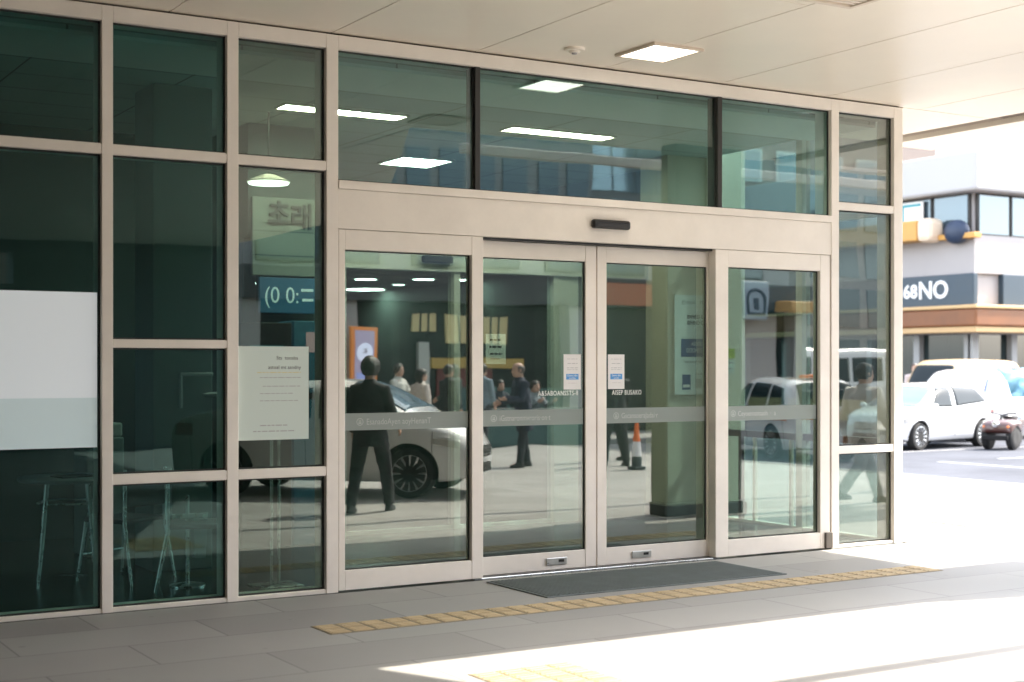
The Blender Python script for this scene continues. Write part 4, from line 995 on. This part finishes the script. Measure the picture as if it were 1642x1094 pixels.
# tarpaulin heap on the bed
t = thing('tarpaulin', 'crumpled blue green tarpaulin heaped on the pickup bed', 'tarpaulin', (28.05, 14.0, .883), R(187))
b = MB(); ell(b, (0, 0, .2), .9, .74, .42, lambda d: 1 + .13 * math.sin(9 * d.x + 5 * d.z) + .1 * math.sin(11 * d.y + 3 * d.x), 40, 26); b.build('sheet', mat('tarpaulin', (.12, .27, .36), .5, var=.4, vscale=3), t, smooth=50)
# small maroon motor trike nosing out beside the hatchback tail
t = thing('motor_trike', 'small maroon three wheeler with a chrome lamp beside the hatchback tail', 'motorcycle', (23.95, 10.65, -.1), R(200))
mar = mat('maroon paint', (.065, .018, .012), .3, coat=1)
for wx, s in ((.28, -1), (.28, 1), (-.55, 0)):
    b = MB(); b.lathe([(.10, -.07), (.2, -.08), (.25, -.05), (.25, .05), (.2, .08), (.10, .07)], (wx, s * .25, .25), 'y', 28); ty = b.build('wheel', 'tyre', t, smooth=40)
    b = MB(); b.lathe([(0, -.05), (.14, -.06), (.16, 0), (.14, .06), (0, .05)], (wx, s * .25, .25), 'y', 20); b.build('rim', mat('dull hub', (.3, .3, .28), .5, .5), ty, smooth=40)
b = MB(); b.loft([[(x0, s * w, z0) for s, w, z0 in ((-1, w_, h0), (1, w_, h0), (1, w_, h1 - .05), (1, w_ * .7, h1), (-1, w_ * .7, h1), (-1, w_, h1 - .05))] for x0, w_, h0, h1 in ((.58, .2, .40, .50), (.52, .30, .34, .56), (.3, .36, .50, .62), (.0, .34, .36, .60), (-.35, .22, .36, .62), (-.75, .15, .5, .64))]); b.build('cowling', mar, t, .02, smooth=40)
b = MB(); ell(b, (-.25, 0, .66), .32, .14, .07); b.build('saddle', 'black', t, smooth=60)
b = MB(); b.tube([(.1, -.27, .74), (.2, -.12, .73), (.22, 0, .70), (.2, .12, .73), (.1, .27, .74)], .014); b.tube([(.22, 0, .7), (.32, 0, .55)], .025); b.build('handlebar', 'black', t, smooth=50)
b = MB(); b.lathe([(0, .06), (.055, .055), (.085, 0), (.05, -.06), (0, -.07)], (.56, 0, .52), 'x', 20); b.build('headlamp', 'chrome', t, smooth=50)
for s in (-1, 1): b = MB(); ell(b, (.53, s * .24, .47), .04, .035, .03); b.build('indicator', 'amber', t, smooth=50)
box('bumper', 'arch', t, .54, .60, -.26, .26, .2, .3, .02)

# traffic cone
t = thing('traffic_cone', 'orange and white traffic cone on a dark base, mirrored in the right sliding door', 'traffic cone', (13.2, -8.5, .002)); t.scale = (.55, .55, .95)
b = MB(); b.box(-.19, .19, -.19, .19, 0, .05); b.lathe([(.15, .05), (.142, .22), (.0, .22)], seg=28); b.build('base', mat('dark cone base', (.06, .075, .08), .7), t, .01)
b = MB(); b.lathe([(.141, .221), (.105, .46), (0, .46)], seg=28); b.build('white_sleeve', mat('white cone sleeve', (.78, .78, .8), .5), t, smooth=40)
b = MB(); b.lathe([(.1045, .461), (.04, .78), (.03, .80), (0, .80)], seg=28); b.build('orange_tip', mat('orange cone plastic', (.78, .16, .03), .5), t, smooth=40)
# ================================================================== BUILDINGS ALONG THE STREET
M['sign_slate'] = mat('slate sign band', (.024, .045, .066), .4, var=.06)
M['brown_band'] = mat('brown shop fascia', (.20, .075, .025), .5, var=.15, vscale=2)
M['tan_trim'] = mat('tan trim', (.55, .36, .17), .5)
M['orange_box'] = mat('orange awning', (.55, .29, .07), .5, var=.06)
M['shop_glass'] = mat('dark shop glass', (.018, .03, .03), .06, spec=.8)
M['ribbon_glass'] = mat('blue grey window glass', (.10, .14, .17), .05, spec=1.0, metal=.35)
M['teal_paint'] = mat('teal paint', (.06, .33, .40), .5)
M['lit_yellow'] = mat('lit yellow window', (.36, .30, .14), .5, emit=(1.0, .86, .5), estr=.07)
M['lit_amber'] = mat('lit amber fascia', (.34, .23, .06), .5, emit=(1.0, .70, .2), estr=.025)
M['maroon_door'] = mat('maroon shutter', (.12, .02, .02), .6)
M['teal_wall'] = mat('teal panel', (.06, .12, .115), .5)

X, Y = 31.7, 18.2
b1 = thing('corner_shops', 'white two storey corner building with orange awning and brown shop fascia', 'building', (X, Y, -.1))
def P1(name, m, x0, x1, y0, y1, z0, z1, bevel=0.0, parent=None): return box(name, m, parent or b1, x0, x1, y0, y1, z0 + .1, z1 + .1, bevel)
P1('wall', 'white_wall', 0, 21, 0, 13, 4.18, 5.24)
P1('wall', 'white_wall', .12, 21, .12, 13, 2.5, 4.179)
P1('wall', 'shop_glass', .5, 21, .5, 13, -.1, 2.5)
P1('parapet', 'white_trim', -.3, 21, -.3, 13, 6.44, 7.55, .08)
P1('wall', 'white_wall', .25, 21, .25, 13, 5.24, 6.44)
P1('fascia', 'brown_band', -.35, 21, -.35, 13, 2.69, 3.19, .06)
P1('trim', 'tan_trim', -.40, 21, -.40, 13, 3.191, 3.29, .02); P1('trim', 'tan_trim', -.3, 21, -.3, 13, 2.53, 2.689, .02)
P1('sign_band', 'sign_slate', -.06, .119, -.02, 13, 3.292, 4.178, .02)
P1('sign_band', 'sign_slate', 1.1, 21, -.06, .119, 3.292, 4.178, .02)
for k in range(9):                                        # ribbon windows, both faces
    y0 = .32 + k * 1.36; f = P1('window', 'white_trim' if k % 3 == 2 else 'frame_dark', .16, .26, y0, y0 + 1.3, 5.26, 6.42); P1('pane', 'ribbon_glass', .14, .159, y0 + .05, y0 + 1.25, 5.3, 6.39, parent=f)
for k in range(14):
    x0 = .32 + k * 1.36; f = P1('window', 'white_trim' if k % 4 == 2 else 'frame_dark', x0, x0 + 1.3, .16, .26, 5.26, 6.42); P1('pane', 'ribbon_glass', x0 + .05, x0 + 1.25, .14, .159, 5.3, 6.39, parent=f)
for y0 in (.42, 2.3, 4.2, 6.1, 8.0, 10): P1('post', 'concrete', .3, .49, y0, y0 + .22, -.1, 2.529)
for x0 in (.3, 1.9, 3.6, 5.3, 7.0, 9.0, 11): P1('post', 'concrete' if x0 != 3.6 else 'white_wall', x0, x0 + (.22 if x0 != 3.6 else 1.2), .3, .49, -.1, 2.529)
P1('stall_riser', 'tan_trim', .35, 20, .38, .495, -.1, .55); P1('stall_riser', 'tan_trim', .38, .495, .5, 12, -.1, .55)
P1('awning', 'orange_box', -.62, -.001, 1.55, 12, 5.16, 5.74, .04); P1('awning_end', mat('cream awning end', (.78, .62, .46), .5), -.66, -.001, 1.05, 1.549, 5.10, 5.78, .16)
P1('ledge', 'orange_box', -.3, -.001, -.25, 1.04, 5.14, 5.29, .02)
b = MB(); ell(b, (-.2, .45, 5.44), .24, .42, .34); b.build('dome', mat('navy dome', (.02, .035, .07), .5), b1, smooth=60)
f = P1('banner', 'paper', .02, .07, 1.9, 4.4, 5.30, 6.36, .01)
for a in ((1.98, 4.32, 6.22, 6.30), (1.98, 4.32, 5.36, 5.44), (2.62, 2.72, 5.44, 6.22)): P1('banner_line', 'teal_paint', .012, .0195, *a, parent=f)
lettering('banner_lettering', '5:', .82, 'teal_paint', f, (.012, 3.2, 5.92), (R(90), 0, R(-90)), .004, bold=.02)
lettering('sign_lettering', '168', .54, 'white_ink', b1, (-.075, 2.42, 3.83), (R(90), 0, R(-90)), .012, bold=.012)
lettering('sign_lettering', 'NO', .70, 'white_ink', b1, (-.075, 1.42, 3.84), (R(90), 0, R(-90)), .012, bold=.014)

b2 = thing('tall_block', 'plain pinkish block rising behind the corner building with the orange awning', 'building', (30, 31, -.1))
box('wall', mat('pinkish stone', (.16, .132, .118), .8, var=.05), b2, -3, 14.2, 0, 20, 0, 19)
for fz in range(3, 9):
    for k in range(8):
        f = box('window', 'white_trim', b2, -2.2 + k * 2, -.9 + k * 2, -.05, -.001, fz * 2.1, fz * 2.1 + 1.2); box('pane', 'ribbon_glass', f, -2.1 + k * 2, -1.0 + k * 2, -.07, -.051, fz * 2.1 + .1, fz * 2.1 + 1.1)

# shops across the street: what the doors mirror
c1 = thing('street_shops', 'dark fronted row of shops across the street, mirrored behind the people', 'building', (10.6, -19.0, .002))
def PC(name, m, x0, x1, y0, y1, z0, z1, bevel=0.0, parent=None): return box(name, m, parent or c1, x0, x1, y0, y1, z0, z1, bevel)
PC('wall', 'concrete', 0, 15.6, -12, -.6, 0, 5.2); PC('parapet', 'white_trim', -.2, 15.8, -12, -.3, 5.201, 5.45, .03)
PC('fascia', mat('dark fascia', (.05, .055, .055), .6), 0, 15.6, -.599, .25, 3.0, 3.7)
PC('shopfront', mat('dark shopfront', (.016, .021, .02), .25), .1, 15.5, -.599, -.3, 0, 2.999)
for x0 in (0, 2.2, 8.2, 11.5, 15.1): PC('pier', 'concrete', x0, x0 + .45, -.299, .1, 0, 2.999)
PC('pale_panel', 'wall_pale', 4.3, 4.55, -.298, -.2, .9, 2.1)
for x0, x1, z0, z1 in ((4.15, 4.75, 2.35, 2.75), (5.0, 5.9, 2.1, 2.75), (6.1, 6.75, 2.1, 2.75)):
    f = PC('window', 'lit_yellow', x0, x1, -.298, -.24, z0, z1)
    for q in range(1, 3): PC('window_bar', 'frame_dark', x0 + (x1 - x0) * q / 3 - .02, x0 + (x1 - x0) * q / 3 + .02, -.239, -.22, z0, z1, parent=f)
PC('lit_band', 'lit_amber', 4.6, 7.2, -.298, -.2, 1.55, 1.78); PC('shutter', 'maroon_door', 4.75, 6.3, -.298, -.25, .85, 1.549)
PC('teal_front', 'teal_wall', 4.9, 9.0, -.249, -.2, 0.0, 1.1)
for k in range(4):
    x0 = .6 + 3.7 * k; f = PC('window', 'frame_dark', x0, x0 + 2.9, -.599, -.52, 3.85, 4.95); PC('pane', 'ribbon_glass', x0 + .06, x0 + 2.84, -.519, -.5, 3.91, 4.89, parent=f); PC('window_bar', 'frame_dark', x0 + 1.4, x0 + 1.5, -.4995, -.48, 3.91, 4.89, parent=f)
PC('awning', 'orange_box', 14.3, 15.5, .251, .9, 2.95, 3.25, .03)
PC('red_fascia', mat('rust fascia', (.35, .10, .05), .6), 8.7, 12.4, .251, .32, 3.05, 3.6)
PC('back_panel', 'white_wall', 12.4, 14.6, -.298, .0, .1, 2.9)
t = thing('hanging_sign', 'orange framed shop sign with a pale round emblem, mirrored left of the man in black', 'sign', (13.25, -18.55, 1.35))
box('frame', mat('orange sign frame', (.55, .2, .06), .5, emit=(.7, .25, .06), estr=.18), t, -.33, .33, -.1, .0, -.2, 1.1, .02)
box('face', mat('violet grey sign face', (.30, .26, .36), .5, emit=(.4, .34, .5), estr=.25), t, -.24, .24, .001, .02, -.1, 1.02)
b = MB(); b.lathe([(0, 0), (.2, 0), (.2, .012), (0, .012)], (0, .021, .55), 'y', 28); b.build('emblem', mat('pale emblem', (.6, .62, .75), .5, emit=(.6, .65, .85), estr=.35), t)
lettering('emblem_lettering', 'a:', .2, 'maroon_door', t, (0, .035, .60), (R(90), 0, R(180)), .001)
box('lower_bar', mat('blue bar', (.2, .25, .5), .5, emit=(.3, .35, .7), estr=.3), t, -.19, .19, .021, .03, -.06, .12)
for s in (-1, 1): box('stay', 'steel', t, s * .2 - .02, s * .2 + .02, -.48, -.101, .5, .54)
t = thing('square_sign', 'pale square sign with a dark arch emblem, above the mirrored wagon', 'sign', (24.2, -18.69, 2.75)); t.scale = (1.37, 1, 1.37)
box('panel', mat('pale blue sign', (.30, .36, .42), .5), t, -.30, .30, -.05, .05, 0, .74, .03)
for s in (-1, 1):
    b = MB(); b.tube([(-.2, s * .056, .12), (-.2, s * .056, .38)] + [(.2 * math.cos(a), s * .056, .38 + .2 * math.sin(a)) for a in [math.pi - math.pi * q / 10 for q in range(11)]] + [(.2, s * .056, .12), (-.2, s * .056, .12)], .03, 8); b.build('arch_emblem', 'sign_slate', t)
    box('emblem_core', 'sign_slate', t, -.06, .06, s * .058 - .004, s * .058 + .004, .2, .42)
t = thing('bench', 'long dark bench by the shops on which two people sit', 'bench', (15.4, -15.95, .002))
box('seat', 'teal_wall', t, -1.6, 1.6, -.25, .25, .40, .46, .01)
for x in (-1.3, 0, 1.3): box('leg', 'black', t, x - .04, x + .04, -.2, .2, 0, .399, .005)
t = thing('planter', 'low teal planter wall in front of the seated people', 'planter', (15.55, -14.95, .002))
box('box', 'teal_wall', t, -1.55, 1.55, -.18, .18, 0, .72, .015); box('soil', 'earth', t, -1.48, 1.48, -.12, .12, .721, .74)

def tower(label, x, y, w, d, h, wm, nx, nz, gm='ribbon_glass', fill=.7):
    t = thing('office_tower', label, 'building', (x, y, -.1))
    box('wall', wm, t, 0, w, -d, 0, 0, h); box('roof_edge', 'concrete', t, -.3, w + .3, -d - .3, .3, h + .001, h + .7)
    cw, ch = w / nx, (h - 1) / nz
    for i in range(nx):                                   # one vertical strip of glass per bay, one part each
        b = MB()
        for j in range(nz): b.box(i * cw + cw * (1 - fill) / 2, (i + 1) * cw - cw * (1 - fill) / 2, .001, .06, 1 + j * ch + ch * .12, 1 + (j + 1) * ch - ch * .12)
        b.build('window_strip', gm, t)
    return t
tower('broad grey concrete tower with strips of windows, mirrored in the first transom panes', 19, -44, 17.5, 14, 24, 'concrete', 11, 9)
M['sky_glass'] = mat('pale curtain wall glass', (.42, .55, .62), .08, metal=.6, spec=1)
tower('glassy tower with a pale blue window grid, mirrored in the wide transom pane', 37.2, -47, 6.4, 12, 22, 'concrete', 5, 12, 'sky_glass', .92)
tower('dull stone tower beside the glassy one, mirrored in the last transom pane', 45.5, -40, 16, 14, 19, mat('dull stone', (.42, .41, .38), .8, var=.1), 9, 8)
tower('tall slim office block behind the shop row, mirrored at the corner post', 64, -30, 14, 14, 22, 'concrete', 7, 9)
tower('brown brick block at the near end of the shop row', 10.5, -34, 8, 10, 17, mat('brown brick', (.22, .13, .09), .85, var=.2, vscale=8), 4, 6)

# ================================================================== TREES
M['bark'] = mat('bark', (.10, .08, .06), .9, var=.3, vscale=14, bump=.6, bscale=40)
leafm = [mat('dark leaves', (.045, .075, .03), .6, var=.35, vscale=9), mat('light leaves', (.085, .12, .045), .6, var=.3, vscale=9)]
def tree(label, x, y, h, cr, n, group=None, z=0.0):
    t = thing('street_tree', label, 'tree', (x, y, z), 0, group)
    b = MB(); top = Vector((rnd.uniform(-.2, .2), rnd.uniform(-.2, .2), h * .62))
    b.tube([(0, 0, 0), (.03, .02, h * .2), top * .6, top], [h * .030, h * .023, h * .018, h * .010], 10)
    tips = [top]
    for k in range(7):
        a = 2 * math.pi * k / 7 + rnd.uniform(-.3, .3); st = top * rnd.uniform(.55, .95)
        e = st + Vector((math.cos(a), math.sin(a), rnd.uniform(.4, 1.1))) * cr * rnd.uniform(.55, .85)
        b.tube([st, st.lerp(e, .5) + Vector((0, 0, .1)), e], [h * .011, h * .008, h * .003], 6); tips.append(e)
    b.build('trunk', 'bark', t, smooth=50)
    b = MB(); cc = Vector((0, 0, h * .72))
    clumps = [tp + Vector([rnd.gauss(0, cr * .25) for _ in range(3)]) for tp in tips for _ in range(4)]
    for _ in range(n):
        c = rnd.choice(clumps) + Vector([rnd.gauss(0, cr * .20) for _ in range(3)])
        u = Vector([rnd.gauss(0, 1) for _ in range(3)]).normalized(); w = u.orthogonal().normalized(); s = rnd.uniform(.05, .12)
        w = Matrix.Rotation(rnd.uniform(0, 6.28), 3, u) @ w; v = u.cross(w)
        b.mi = 0 if rnd.random() < .6 else 1
        b._f([b.bm.verts.new(c + w * s * 1.5), b.bm.verts.new(c + v * s * .7), b.bm.verts.new(c - w * s * 1.5), b.bm.verts.new(c - v * s * .7)])
    b.build('crown', leafm, t)
# ================================================================== LIGHT
w = bpy.data.worlds.new('World'); sc.world = w; w.use_nodes = True
nt = w.node_tree; bg = nt.nodes['Background']
sky = nt.nodes.new('ShaderNodeTexSky'); sky.sky_type = 'NISHITA'; sky.sun_disc = False
S = Vector((.8, -.2, 1.0)).normalized()
sky.sun_elevation = math.asin(S.z); sky.sun_rotation = math.atan2(S.x, S.y)
sky.dust_density = 2.0; sky.ozone_density = 0.6; sky.air_density = 1.0
hs = nt.nodes.new('ShaderNodeHueSaturation'); hs.inputs['Saturation'].default_value = .45
nt.links.new(sky.outputs[0], hs.inputs['Color']); nt.links.new(hs.outputs[0], bg.inputs['Color'])
bg.inputs['Strength'].default_value = 0.15
ld = bpy.data.lights.new('sun', 'SUN'); ld.energy = 2.0; ld.angle = R(.6); ld.color = (1, .92, .80)
lo = bpy.data.objects.new('sun', ld); col.objects.link(lo); lo.rotation_euler = S.to_track_quat('Z', 'Y').to_euler(); lo.location = (20, -10, 30)

# ================================================================== CAMERA
cd = bpy.data.cameras.new('camera'); co = bpy.data.objects.new('camera', cd); col.objects.link(co)
co.location = (0, -CAMD, CAMH); co.rotation_euler = (R(90), 0, -YAW)
cd.sensor_width = 36; cd.lens = 36 * FPX / 1642; cd.shift_y = 40 / 1642; cd.clip_end = 1000
cd.dof.use_dof = True; cd.dof.focus_distance = 11.2; cd.dof.aperture_fstop = 1.9
sc.camera = co
sc.view_settings.view_transform = 'Standard'; sc.view_settings.look = 'None'; sc.view_settings.gamma = 1
sc.view_settings.exposure = 2.9
sc.render.engine = 'CYCLES'
cy = sc.cycles; cy.use_denoising = True; cy.max_bounces = 10; cy.diffuse_bounces = 5; cy.glossy_bounces = 6; cy.transparent_max_bounces = 32
cy.sample_clamp_indirect = 6; cy.caustics_reflective = False; cy.caustics_refractive = False
